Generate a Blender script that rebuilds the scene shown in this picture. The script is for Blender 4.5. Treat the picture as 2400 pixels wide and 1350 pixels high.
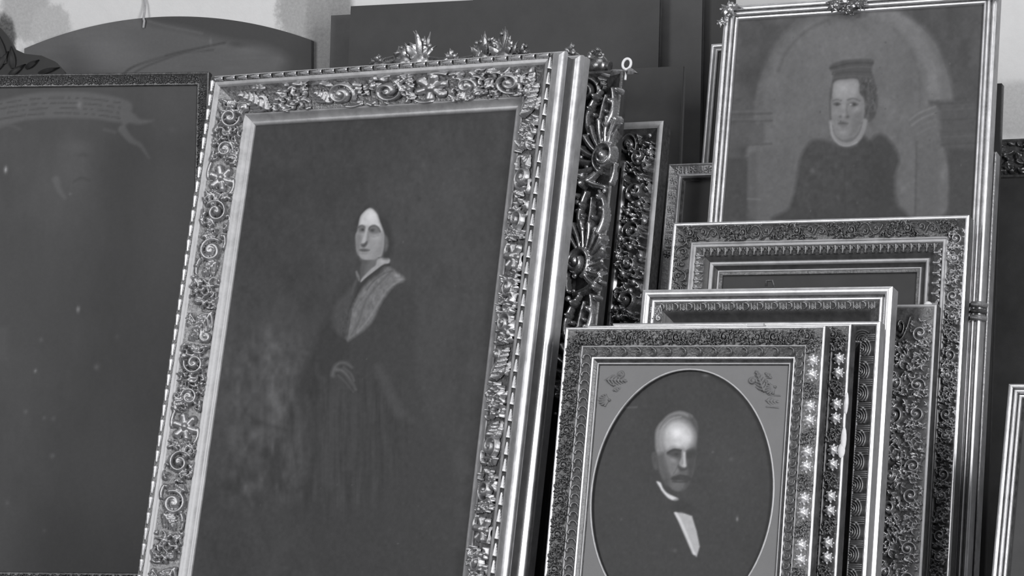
import bpy, math, random
import numpy as np
from mathutils import Vector, Matrix, Euler
R = math.radians
random.seed(4); rng = np.random.default_rng(7)
for o in list(bpy.data.objects): bpy.data.objects.remove(o)
S = bpy.context.scene; C = S.collection

# ------------------------------------------------------------------ camera, world, lights, exposure
FPX, CZ, PITCH = 5500.0, 0.8, math.atan(175/5500.0)
cd = bpy.data.cameras.new('camera'); cd.sensor_width = 36; cd.lens = FPX/2400*36; cd.clip_end = 60
cam = bpy.data.objects.new('camera', cd); C.objects.link(cam)
cam.location = (0, 0, CZ); cam.rotation_euler = (math.pi/2+PITCH, 0, 0); S.camera = cam
w = bpy.data.worlds.new('room_light'); S.world = w; w.use_nodes = True
w.node_tree.nodes['Background'].inputs[0].default_value = (.97, .975, 1, 1)
w.node_tree.nodes['Background'].inputs[1].default_value = .19
def area(name, loc, aim, sx, sy, power):
    l = bpy.data.lights.new(name, 'AREA'); l.shape = 'RECTANGLE'; l.size = sx; l.size_y = sy; l.energy = power
    l.color = (1, 1, 1)
    o = bpy.data.objects.new(name, l); C.objects.link(o); o.location = loc
    o.rotation_euler = (Vector(aim)-Vector(loc)).to_track_quat('-Z', 'Y').to_euler(); return o
area('window_light_east', (2.9, 0.8, 2.0), (0.2, 6.8, 1.0), 1.4, 2.8, 265)
area('window_light_west', (-4.0, 2.4, 2.5), (-0.2, 7.2, 1.2), 1.4, 2.0, 150)
area('overhead_fill', (-0.3, 4.6, 4.6), (0, 7.6, 1.4), 2.2, 1.2, 40)  # weak fill added overhead; no known opening there
vs = S.view_settings; vs.view_transform = 'Standard'; vs.look = 'None'; vs.gamma = 1; vs.use_curve_mapping = False
vs.exposure = 0.0

def px(p):
    p = np.asarray(p, float)-[0, 0, CZ]; c, s = math.cos(PITCH), math.sin(PITCH)
    d = p[..., 1]*c+p[..., 2]*s; v = -p[..., 1]*s+p[..., 2]*c
    return np.stack([1200+FPX*p[..., 0]/d, 675-FPX*v/d], -1)
def at(x, y, Y):                                   # pixel -> point on the plane at distance Y
    a = (x-1200)/FPX; b = (675-y)/FPX; c, s = math.cos(PITCH), math.sin(PITCH)
    return Vector((a, c-b*s, s+b*c))*(Y/(c-b*s))+Vector((0, 0, CZ))

# ------------------------------------------------------------------ materials
MATS = {}
def mat(name, col, metal=0, rough=.5, spec=.3, nscale=30, namp=.25, bump=0, bscale=200, ramp=None, coat=0):
    m = bpy.data.materials.new(name); m.use_nodes = True; n = m.node_tree.nodes; L = m.node_tree.links
    b = n['Principled BSDF']; b.inputs['Metallic'].default_value = metal; b.inputs['Specular IOR Level'].default_value = spec
    b.inputs['Coat Weight'].default_value = coat; b.inputs['Coat Roughness'].default_value = .2
    tc = n.new('ShaderNodeTexCoord'); nz = n.new('ShaderNodeTexNoise'); nz.inputs['Scale'].default_value = nscale
    nz.inputs['Detail'].default_value = 6; nz.inputs['Roughness'].default_value = .65
    L.new(tc.outputs['Object'], nz.inputs['Vector'])
    r = n.new('ShaderNodeValToRGB'); r.color_ramp.elements[0].position = .3; r.color_ramp.elements[1].position = .72
    tint = np.array([.975, .975, 1.0])
    r.color_ramp.elements[0].color = (*(col*(1-namp)*tint), 1); r.color_ramp.elements[1].color = (*(min(1, col*(1+namp))*tint), 1)
    L.new(nz.outputs['Fac'], r.inputs['Fac']); L.new(r.outputs['Color'], b.inputs['Base Color'])
    mr = n.new('ShaderNodeMapRange'); mr.inputs['To Min'].default_value = rough*.8; mr.inputs['To Max'].default_value = min(1, rough*1.25)
    L.new(nz.outputs['Fac'], mr.inputs['Value']); L.new(mr.outputs['Result'], b.inputs['Roughness'])
    if bump:
        nb = n.new('ShaderNodeTexNoise'); nb.inputs['Scale'].default_value = bscale; nb.inputs['Detail'].default_value = 4
        L.new(tc.outputs['Object'], nb.inputs['Vector'])
        bp = n.new('ShaderNodeBump'); bp.inputs['Strength'].default_value = bump; bp.inputs['Distance'].default_value = .004
        L.new(nb.outputs['Fac'], bp.inputs['Height']); L.new(bp.outputs['Normal'], b.inputs['Normal'])
    MATS[name] = m; return m
mat('gilt_light', .40, .75, .42, .4, 60, .3, .25, 160)
mat('gilt_ornament', .46, .8, .33, .5, 80, .35, .15, 200)
mat('gilt_satin', .42, .55, .5, .4, 25, .2, .08, 120)
mat('gilt_burnished', .80, .85, .34, .5, 20, .2, .05, 90)
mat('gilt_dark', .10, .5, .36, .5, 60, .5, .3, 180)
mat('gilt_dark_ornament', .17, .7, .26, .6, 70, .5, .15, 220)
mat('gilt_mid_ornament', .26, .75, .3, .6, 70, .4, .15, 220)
mat('gilt_knob', .85, .6, .40, .5, 60, .15)
mat('gilt_polished', .40, .85, .27, .6, 30, .35)
mat('carved_ground', .24, .6, .42, .5, 90, .5, 1.0, 110)
mat('gilt_grey', .15, .6, .45, .4, 25, .2, .05, 90)
mat('ebony', .022, 0, .5, .25, 40, .2)
mat('black_moulding', .05, .1, .4, .4, 40, .3, .05, 120)
mat('mat_board', .165, .15, .5, .3, 14, .12, .1, 260)
mat('old_wood', .09, 0, .6, .3, 30, .3, .1, 100)
mat('iron', .30, .9, .3, .5, 60, .3)
mat('paper', .55, 0, .8, .2, 40, .1)
mat('gesso_chip', .75, 0, .8, .2, 60, .1)
mat('cord', .42, 0, .8, .2, 90, .2)
mat('dark_canvas', .055, 0, .55, .25, 9, .16, .12, 500)
mat('dark_canvas_worn', .068, 0, .55, .25, 7, .18, .12, 500)
mat('grey_board', .10, 0, .7, .2, 10, .15, .1, 200)
mat('black_canvas', .040, 0, .5, .25, 9, .2, .1, 500)
mat('floor_boards', .10, 0, .6, .3, 8, .3, .1, 60)
# painted canvas: colour stored per vertex
def paint_mat(name, rough=.5, spec=.22):
    m = bpy.data.materials.new(name); m.use_nodes = True; n = m.node_tree.nodes; L = m.node_tree.links
    b = n['Principled BSDF']; b.inputs['Roughness'].default_value = rough; b.inputs['Specular IOR Level'].default_value = spec
    a = n.new('ShaderNodeAttribute'); a.attribute_name = 'paint'
    tc = n.new('ShaderNodeTexCoord'); nz = n.new('ShaderNodeTexNoise'); nz.inputs['Scale'].default_value = 90; nz.inputs['Detail'].default_value = 5
    L.new(tc.outputs['Object'], nz.inputs['Vector'])
    mr = n.new('ShaderNodeMapRange'); mr.inputs['To Min'].default_value = .9; mr.inputs['To Max'].default_value = 1.1
    L.new(nz.outputs['Fac'], mr.inputs['Value'])
    mx = n.new('ShaderNodeMix'); mx.data_type = 'RGBA'; mx.blend_type = 'MULTIPLY'; mx.inputs[0].default_value = 1
    L.new(a.outputs['Color'], mx.inputs[6]); L.new(mr.outputs['Result'], mx.inputs[7]); L.new(mx.outputs[2], b.inputs['Base Color'])
    nb = n.new('ShaderNodeTexNoise'); nb.inputs['Scale'].default_value = 600
    L.new(tc.outputs['Object'], nb.inputs['Vector'])
    bp = n.new('ShaderNodeBump'); bp.inputs['Strength'].default_value = .08; bp.inputs['Distance'].default_value = .002
    L.new(nb.outputs['Fac'], bp.inputs['Height']); L.new(bp.outputs['Normal'], b.inputs['Normal'])
    MATS[name] = m
paint_mat('oil_paint')

# ------------------------------------------------------------------ helpers
def mesh_obj(name, V, F, mats, parent=None, mi=None, smooth=True, sharp=38):
    me = bpy.data.meshes.new(name); me.from_pydata([tuple(v) for v in V], [], [tuple(f) for f in F])
    for m in ([mats] if isinstance(mats, str) else mats): me.materials.append(MATS[m])
    if mi is not None: me.polygons.foreach_set('material_index', mi)
    if smooth:
        me.polygons.foreach_set('use_smooth', [True]*len(F))
        if sharp: me.set_sharp_from_angle(angle=R(sharp))
    me.update()
    return link(name, me, parent)
def link(name, me, parent=None, M=None):
    o = bpy.data.objects.new(name, me); C.objects.link(o)
    if parent is not None: o.parent = parent
    if M is not None: o.matrix_local = M
    return o
def tag(o, label, cat, group=None):
    o['label'] = label; o['category'] = cat
    if group: o['group'] = group
    return o
def struct(o): o['kind'] = 'structure'; return o
def box(x0, x1, y0, y1, z0, z1):
    V = [(x, y, z) for x in (x0, x1) for y in (y0, y1) for z in (z0, z1)]
    return V, [(0, 1, 3, 2), (4, 6, 7, 5), (0, 4, 5, 1), (2, 3, 7, 6), (0, 2, 6, 4), (1, 5, 7, 3)]
class MB:
    def __init__(s): s.V = []; s.F = []
    def add(s, V, F):
        k = len(s.V); s.V += [tuple(v) for v in V]; s.F += [tuple(i+k for i in f) for f in F]; return s
    def tube(s, P, r, n=8, closed=False):
        P = [Vector(p) for p in P]; N = len(P); r = [r]*N if np.isscalar(r) else r; V = []; F = []
        up = Vector((0.13, -1, .21)).normalized()
        for i, p in enumerate(P):
            t = (P[(i+1) % N]-P[i-1]) if closed else (P[min(i+1, N-1)]-P[max(i-1, 0)])
            t.normalize(); a = t.cross(up).normalized(); b = t.cross(a)
            for k in range(n):
                q = 2*math.pi*k/n; V.append(p+(a*math.cos(q)+b*math.sin(q))*r[i])
        for i in range(N if closed else N-1):
            for k in range(n):
                j = (i+1) % N; F.append((i*n+k, i*n+(k+1) % n, j*n+(k+1) % n, j*n+k))
        if not closed: F += [tuple(range(n))[::-1], tuple(range((N-1)*n, N*n))]
        return s.add(V, F)
    def ellipsoid(s, c, r, nu=10, nv=6, M=None):
        V = []; F = []
        for j in range(nv+1):
            th = math.pi*j/nv
            for i in range(nu):
                ph = 2*math.pi*i/nu
                v = Vector((r[0]*math.sin(th)*math.cos(ph), r[1]*math.sin(th)*math.sin(ph), r[2]*math.cos(th)))
                V.append((M @ v if M else v)+Vector(c))
        for j in range(nv):
            for i in range(nu): F.append((j*nu+i, (j+1)*nu+i, (j+1)*nu+(i+1) % nu, j*nu+(i+1) % nu))
        return s.add(V, F)
    def blade(s, base, tip, wd, th, curl=0):             # a carved leaf blade, pointed, with a mid rib
        b, t = Vector(base), Vector(tip); d = t-b; side = d.cross(Vector((0, -1, 0)))
        side = side.normalized() if side.length > 1e-6 else Vector((1, 0, 0))
        V = []; F = []; n = 6
        for i in range(n+1):
            q = i/n; wq = wd*math.sin(math.pi*min(1, .12+.88*q)**.8)*(1 if i < n else .05)
            c = b+d*q+Vector((0, -1, 0))*(th*math.sin(math.pi*q))+side*curl*math.sin(math.pi*q)
            V += [c-side*wq, c+Vector((0, -th*.6, 0)), c+side*wq, c+Vector((0, th*.6, 0))]
        for i in range(n):
            for k in range(4): F.append((i*4+k, i*4+(k+1) % 4, i*4+4+(k+1) % 4, i*4+4+k))
        F += [(3, 2, 1, 0), (n*4, n*4+1, n*4+2, n*4+3)]
        return s.add(V, F)
    def obj(s, name, m, parent=None, sharp=50): return mesh_obj(name, s.V, s.F, m, parent, sharp=sharp)

# ------------------------------------------------------------------ carved relief motifs (unit band width, x along, y inwards, z out)
def spiral(cx, cy, r0, r1, a0, turns, n=26):
    return [(cx+(r0+(r1-r0)*i/n)*math.cos(a0+turns*2*math.pi*i/n), cy+(r0+(r1-r0)*i/n)*math.sin(a0+turns*2*math.pi*i/n)) for i in range(n+1)]
def curve(p0, p1, p2, n=10):
    return [((1-t)**2*p0[0]+2*t*(1-t)*p1[0]+t*t*p2[0], (1-t)**2*p0[1]+2*t*(1-t)*p1[1]+t*t*p2[1]) for t in [i/n for i in range(n+1)]]
def relief(name, L, strokes, blobs=(), nx=None, ny=34, hz=.30):
    nx = nx or int(ny*L)
    x = np.linspace(0, L, nx+1); y = np.linspace(0, 1, ny+1); X, Y = np.meshgrid(x, y, indexing='ij'); H = np.zeros_like(X)
    for pts, w0, w1, h0, h1 in strokes:
        n = len(pts)-1
        for i in range(n):
            (ax, ay), (bx, by) = pts[i], pts[i+1]; dx, dy = bx-ax, by-ay; l2 = dx*dx+dy*dy+1e-12
            t = np.clip(((X-ax)*dx+(Y-ay)*dy)/l2, 0, 1); q = (i+t)/n
            d = np.hypot(X-ax-t*dx, Y-ay-t*dy); wd = w0+(w1-w0)*q; hh = h0+(h1-h0)*q
            H = np.maximum(H, np.where(d < wd, hh*np.sqrt(np.clip(1-(d/wd)**2, 0, 1)), 0))
    for bx, by, r, h in blobs:
        d = np.hypot(X-bx, Y-by); H = np.maximum(H, np.where(d < r, h*np.sqrt(np.clip(1-(d/r)**2, 0, 1)), 0))
    H *= hz; keep = H > 0
    idx = -np.ones(X.shape, int); V = []; F = []
    used = np.zeros_like(keep)
    fk = keep[:-1, :-1] | keep[1:, :-1] | keep[:-1, 1:] | keep[1:, 1:]
    used[:-1, :-1] |= fk; used[1:, :-1] |= fk; used[:-1, 1:] |= fk; used[1:, 1:] |= fk
    idx[used] = np.arange(used.sum())
    V = np.stack([X[used]-L/2, Y[used]-.5, H[used]-.01], -1)
    I, J = np.nonzero(fk)
    F = np.stack([idx[I, J], idx[I+1, J], idx[I+1, J+1], idx[I, J+1]], -1)
    me = bpy.data.meshes.new(name); me.from_pydata(V.tolist(), [], F.tolist())
    me.polygons.foreach_set('use_smooth', [True]*len(F)); me['L'] = L
    return me
def leafstrokes(x0, y0, x1, y1, n=4, wd=.09, spread=.22, h=.8):
    out = [([(x0, y0), ((x0+x1)/2, (y0+y1)/2), (x1, y1)], wd*.7, wd*.3, h, h*.5)]
    dx, dy = x1-x0, y1-y0; L = math.hypot(dx, dy); ux, uy = dx/L, dy/L
    for i in range(n):
        q = (i+.3)/n; bx, by = x0+dx*q, y0+dy*q; s = spread*(1.1-q)
        for sg in (-1, 1):
            out.append((curve((bx, by), (bx+ux*s*.3-uy*s*sg*.6, by+uy*s*.3+ux*s*sg*.6), (bx+ux*s*1.1-uy*s*sg, by+uy*s*1.1+ux*s*sg), 5), wd*.75, wd*.25, h, h*.35))
    return out
RM = {}
RM['scroll'] = relief('scroll', 1.5, [(spiral(.62, .52, .40, .06, 2.6, 1.6), .05, .10, .7, .95)]
    + leafstrokes(1.0, .75, 1.42, .35, 4) + leafstrokes(.2, .2, .02, .6, 3, .08, .18)
    + [(curve((.95, .2), (1.2, .05), (1.45, .15)), .07, .03, .8, .4), (curve((.1, .9), (.3, 1.0), (.5, .93)), .05, .05, .6, .7)], [(.62, .52, .13, 1.0), (1.15, .12, .07, .8), (.12, .82, .07, .8)])
RM['acanthus'] = relief('acanthus', 1.2, leafstrokes(.1, .85, 1.05, .25, 6, .10, .30, .95)
    + leafstrokes(.2, .15, .6, .1, 3, .07, .15, .6) + [(spiral(.9, .75, .2, .04, 3.5, 1.3), .05, .07, .6, .9)], [(.3, .42, .08, .8), (.9, .75, .07, 1)])
RM['rosette'] = relief('rosette', .95, sum([[([(.475+.09*math.cos(a), .5+.09*math.sin(a)), (.475+.24*math.cos(a), .5+.24*math.sin(a)), (.475+.34*math.cos(a), .5+.34*math.sin(a))], .10, .12, .5, .75)] for a in [i*math.pi/3+.3 for i in range(6)]], [])
    + [(curve((.02, .1), (.3, .0), (.5, .06)), .05, .05, .6, .5), (curve((.5, .95), (.8, 1), (.93, .88)), .05, .05, .6, .5)], [(.475, .5, .13, 1.0)])
RM['palmette'] = relief('palmette', .9, sum([[(curve((.45, .08), (.45+.25*math.sin(a), .35), (.45+.42*math.sin(a), .30+.55*math.cos(a))), .03, .085, .4, .9)] for a in np.linspace(-1.35, 1.35, 7)], []), [(.45, .1, .11, 1)])
def fluted():
    st = []; cx, cy = .62, .30
    for a in np.linspace(-.12*math.pi, .80*math.pi, 10):
        st.append(([(cx+r*1.12*math.cos(a-.55*(r-.2)), cy+r*math.sin(a-.55*(r-.2))) for r in (.20, .32, .44, .56, .66)], .045, .088, .45, .95))
    st += [(spiral(cx, cy, .30, .10, .85*math.pi, -1.25, 26), .05, .085, .75, 1.15), (curve((1.25, .34), (1.5, .10), (1.96, .30), 12), .10, .05, .9, .6), (curve((1.15, .75), (1.55, 1.0), (1.97, .62), 12), .09, .04, .9, .5),
           (curve((1.3, .5), (1.6, .5), (1.85, .46), 8), .06, .03, .8, .5), (curve((.04, .25), (.06, .6), (.3, .95), 10), .05, .075, .5, .9), (curve((.1, .1), (.25, .03), (.45, .04), 8), .05, .04, .6, .5)]
    return relief('shell_scroll', 2.0, st, [(cx, cy, .14, 1.35), (1.70, .27, .07, 1.1), (1.83, .70, .07, 1.1), (1.60, .80, .055, 1.05), (1.5, .34, .05, 1.0), (.12, .82, .08, 1.05), (.2, .96, .04, .9), (1.9, .12, .06, 1.05), (1.45, .62, .055, 1.0)], ny=60, hz=.26)
RM['shell_scroll'] = fluted()
def dense(name, L, seed, n=22, main=.36, hz=.30):
    q = np.random.default_rng(seed); st = []; bl = []
    cx, cy = L*.5, .5
    if main:
        st.append((spiral(cx, cy, main, .05, q.uniform(0, 6), 1.5*q.choice([-1, 1])), .045, .085, .8, 1.05)); bl.append((cx, cy, .10, 1.1))
    for k in range(n):
        for _ in range(20):
            x, y = q.uniform(.04, L-.04), q.uniform(.05, .95)
            if not main or math.hypot(x-cx, y-cy) > main*.92: break
        a = q.uniform(0, 2*math.pi); l = q.uniform(.14, .30); b = q.uniform(-.18, .18)
        p1 = (min(max(x+l*math.cos(a), .02), L-.02), min(max(y+l*math.sin(a), .03), .97))
        st.append((curve((x, y), ((x+p1[0])/2-b*math.sin(a), (y+p1[1])/2+b*math.cos(a)), p1, 6), q.uniform(.03, .07), .022, q.uniform(.5, 1.05), q.uniform(.25, .6)))
        if k % 3 == 0: bl.append((p1[0], p1[1], q.uniform(.035, .065), q.uniform(.7, 1.1)))
    return relief(name, L, st, bl, ny=46, hz=hz)
for i_, k_ in enumerate('abcd'): RM['carved_'+k_] = dense('carved_'+k_, (1.25, 1.0, 1.4, 1.1)[i_], 20+i_, 36, (.34, .28, .38, 0)[i_])
RM['foliage'] = relief('foliage', 1.6, [(curve((0, .2), (.4, 1.15), (.85, .5), 14), .05, .05, .7, .8), (curve((.8, .5), (1.2, -.2), (1.6, .35), 14), .05, .05, .8, .7),
    (spiral(.45, .45, .2, .03, 1.2, 1.2), .04, .06, .7, .9), (spiral(1.2, .6, .22, .03, 4.2, -1.2), .04, .06, .7, .9)]
    + leafstrokes(.6, .8, .95, .92, 3, .06, .14) + leafstrokes(.1, .75, .25, .95, 2, .06, .12) + leafstrokes(1.0, .12, .75, .05, 2, .06, .12) + leafstrokes(1.35, .85, 1.55, .75, 3, .05, .12), [(.45, .45, .06, 1), (1.2, .6, .06, 1), (.2, .5, .05, .8), (1.5, .12, .06, .8)], hz=.26)
RM['knob'] = relief('knob', .92, [], [(.46, .5, .24, 1.25)]+[(.46+.17*math.cos(a), .5+.17*math.sin(a), .155, .95) for a in [i*2*math.pi/5+.4 for i in range(5)]]+[(.46+.36*math.cos(a), .5+.38*math.sin(a), .06, .4) for a in [i*math.pi/4 for i in range(8)]], ny=38, hz=.38)
RM['bud_leaf'] = relief('bud_leaf', .9, leafstrokes(.45, .95, .45, .1, 4, .09, .26, .7) + [(curve((.05, .1), (.1, .5), (.05, .9)), .05, .04, .5, .4), (curve((.85, .1), (.8, .5), (.85, .9)), .05, .04, .5, .4)], [], ny=24, hz=.3)
RM['gadroon'] = relief('gadroon', .9, [(curve((.62, .06), (.15, .2), (.28, .62), 10), .13, .10, .9, .8), (curve((.28, .6), (.4, .9), (.72, .86), 8), .10, .04, .8, .4)], [(.66, .12, .12, .9)], ny=20, hz=.35)
RM['reeds'] = relief('reeds', 1.6, [(spiral(.5, 1.0, r, r, math.pi*1.02, .48, 14), .055, .055, .8, .8) for r in (.2, .37, .54, .71)] + [([(1.05+.14*i, .06), (1.05+.14*i, .94)], .05, .05, .8, .8) for i in range(4)], [(.5, .95, .1, 1)], ny=30, hz=.22)
RM['drop'] = relief('drop', .7, [(curve((.35, .05), (.3, .5), (.35, .9)), .16, .09, .8, 1.0), (curve((.05, .1), (.1, .3), (.2, .5)), .08, .04, .6, .4), (curve((.65, .1), (.6, .3), (.5, .5)), .08, .04, .6, .4)], [(.35, .82, .15, 1.1)], ny=18, hz=.4)
RM['leaf_bead'] = relief('leaf_bead', 1.9, [([(.2, .5), (.7, .5), (1.2, .5), (1.75, .5)], .46, .14, 1.0, .5)], [], ny=12, hz=.55)
RMM = {}
def motif(kind, m):
    k = (kind, m)
    if k not in RMM:
        me = RM[kind].copy(); me.name = kind; me.materials.clear(); me.materials.append(MATS[m]); me['L'] = RM[kind]['L']; RMM[k] = me
    return RMM[k]
PARTNAME = dict(scroll='scroll_ornament', acanthus='acanthus_ornament', rosette='rosette', palmette='palmette', shell_scroll='shell_scroll', foliage='foliage_ornament',
                knob='knob', bud_leaf='leaf_ornament', gadroon='gadroon', reeds='reeded_ornament', drop='leaf_drop', leaf_bead='leaf_bead', carved_a='scroll_ornament', carved_b='scroll_ornament', carved_c='scroll_ornament', carved_d='leaf_ornament')

# ------------------------------------------------------------------ frame builder
def arc(p, q, b, n=7):                              # curved run from p to q, bulge b towards the viewer (-d)
    (s0, d0), (s1, d1) = p, q; ds, dd = s1-s0, d1-d0; L = math.hypot(ds, dd); nx, ny = dd/L, -ds/L
    return [(s0+ds*t+nx*b*math.sin(math.pi*t), d0+dd*t+ny*b*math.sin(math.pi*t)) for t in [i/n for i in range(n+1)]]
SIDES = 'TRBL'
class Frame:
    """origin at the base centre of the front plane; x right, z up, front is -y; profile = runs of (s inwards, d backwards)"""
    def __init__(f, name, label, cat, bx, c, yaw, lean, W, H, t, group=None, roll=0):
        y = R(yaw); by = (c-bx*math.sin(y))/math.cos(y)
        f.W, f.H, f.t = W, H, t; f.zb = t*math.tan(R(lean))+.001
        f.o = bpy.data.objects.new(name, None); C.objects.link(f.o); f.o.empty_display_size = .1
        f.M = Matrix.Translation((bx, by, 0)) @ Matrix.Rotation(-y, 4, 'Z') @ Matrix.Rotation(-R(lean), 4, 'X') @ Matrix.Rotation(R(roll), 4, 'Y')
        f.o.matrix_world = f.M; tag(f.o, label, cat, group); f.rail = {}
    def pt(f, side, s, d, e):                        # e 0/1: the two mitred ends (0 first along the ornament direction)
        W, H, zb = f.W, f.H, f.zb
        l, r, t, b = -W/2+s, W/2-s, H-s, zb+s
        return {'T': ((r, d, t), (l, d, t)), 'L': ((l, d, t), (l, d, b)), 'B': ((l, d, b), (r, d, b)), 'R': ((r, d, b), (r, d, t))}[side][e]
    def rails(f, runs, outer, name='rail', mats=None, close=True):
        """runs: [(points, material)], outer: points from the lip back along the outside, with its material"""
        mats = []; P = []; seg = []
        outer = [outer] if isinstance(outer, tuple) else (outer or [])
        allr = [([*reversed(q_[0])], q_[1]) for q_ in reversed(outer)]+runs
        for pts, m in allr:
            if m not in mats: mats.append(m)
            k = mats.index(m)
            if not P: P = [pts[0]]
            for p in pts[1:]:
                if math.hypot(p[0]-P[-1][0], p[1]-P[-1][1]) > 1e-6: P.append(p); seg.append(k)
        if close:
            tt = max(f.t if name == 'rail' else P[-1][1]+.008, P[-1][1]+.004)
            P.append((P[-1][0], tt)); seg.append(0); P.append((P[0][0], tt)) if abs(P[0][1]-tt) > 1e-6 else None
            if len(P)-1 > len(seg): seg.append(0)
        n = len(P)
        for sd in SIDES:
            V = [f.pt(sd, s, d, 0) for s, d in P]+[f.pt(sd, s, d, 1) for s, d in P]; F = []; mi = []
            for i in range(n-1): F.append((i, i+n, i+1+n, i+1)); mi.append(seg[i])
            if close:
                F += [(n-1, 2*n-1, n, 0), tuple(range(n)), tuple(range(2*n-1, n-1, -1))]; mi += [0, 0, 0]
            o = mesh_obj(name, V, F, mats, f.o, mi); 
            if name == 'rail': f.rail[sd] = o
    def orn(f, side, s0, d0, s1, d1, seq, m, lo=0, hi=1, gap=0., jit=.04, hs=1, keep=True, stretch=1, margin=110):
        """place motifs along a band of one rail, one object each; those outside the photograph are left out"""
        ds, dd = s1-s0, d1-d0; wd = math.hypot(ds, dd)
        sm, dm = (s0+s1)/2, (d0+d1)/2
        a = Vector(f.pt(side, sm, dm, 0)); b = Vector(f.pt(side, sm, dm, 1)); L = (b-a).length; al = (b-a)/L
        inw = {'T': Vector((0, 0, -1)), 'B': Vector((0, 0, 1)), 'L': Vector((1, 0, 0)), 'R': Vector((-1, 0, 0))}[side]
        iv = (inw*ds+Vector((0, dd, 0)))/wd; out = al.cross(iv)
        tot = sum((RM[k]['L'] if isinstance(k, str) else RM[k[0]]['L'])*wd*stretch+gap for k in seq)
        run = L*(hi-lo); reps = max(1, round(run/tot)); fit = run/(reps*tot)
        p = L*lo; i = 0
        while p < L*hi-1e-4:
            k = seq[i % len(seq)]; ln = (RM[k]['L']*wd*stretch+gap)*fit
            c = a+al*(p+ln/2); q = px(f.M @ c)
            if not keep or (-margin < q[0] < 2400+margin and -margin < q[1] < 1350+margin):
                fl = -1 if (i % 2) else 1; j = 1+random.uniform(-jit, jit)
                M = Matrix.Identity(4)
                for r_ in range(3):
                    M[r_][0] = al[r_]*wd*stretch*fit*j; M[r_][1] = iv[r_]*wd*(fl if k[:6] in ('foliag', 'scroll', 'carved', 'shell_') else 1); M[r_][2] = out[r_]*wd*hs*j; M[r_][3] = c[r_]
                o = link(PARTNAME[k], motif(k, m[k] if isinstance(m, dict) else m), f.rail[side]); o.matrix_local = M
            p += ln; i += 1
    def canvas(f, s, d, step=.005, painter=None, m='oil_paint', name='canvas', hole=None):
        x0, x1, z0, z1 = -f.W/2+s-.006, f.W/2-s+.006, f.zb+s-.006, f.H-s+.006
        nx = max(1, int((x1-x0)/step)); nz = max(1, int((z1-z0)/step))
        X, Z = np.meshgrid(np.linspace(x0, x1, nx+1), np.linspace(z0, z1, nz+1), indexing='ij')
        V = np.stack([X, np.full_like(X, d), Z], -1).reshape(-1, 3)
        id = np.arange((nx+1)*(nz+1)).reshape(nx+1, nz+1)
        F = np.stack([id[:-1, :-1], id[1:, :-1], id[1:, 1:], id[:-1, 1:]], -1).reshape(-1, 4).tolist()
        col = None
        if painter:
            Mw = np.array(f.M); Wp = V @ Mw[:3, :3].T+Mw[:3, 3]; pp = px(Wp); col = painter(pp[:, 0], pp[:, 1])
        n0 = len(V); e = .012
        cs = [id[0, 0], id[nx, 0], id[nx, nz], id[0, nz]]; V = np.vstack([V, [V[i]+[0, e, 0] for i in cs]])
        F += [(n0+3, n0+2, n0+1, n0)]+[(cs[i], n0+i, n0+(i+1) % 4, cs[(i+1) % 4]) for i in range(4)]
        o = mesh_obj(name, V.tolist(), F, m, f.o, smooth=False)
        if col is not None: set_paint(o.data, np.concatenate([col, np.full(4, .05)]))
        return o
def set_paint(me, v):
    a = me.color_attributes.new('paint', 'FLOAT_COLOR', 'POINT')
    c = np.stack([v*.985, v*.985, v*1.015, np.ones_like(v)], -1).astype(np.float32); a.data.foreach_set('color', c.ravel())

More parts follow.
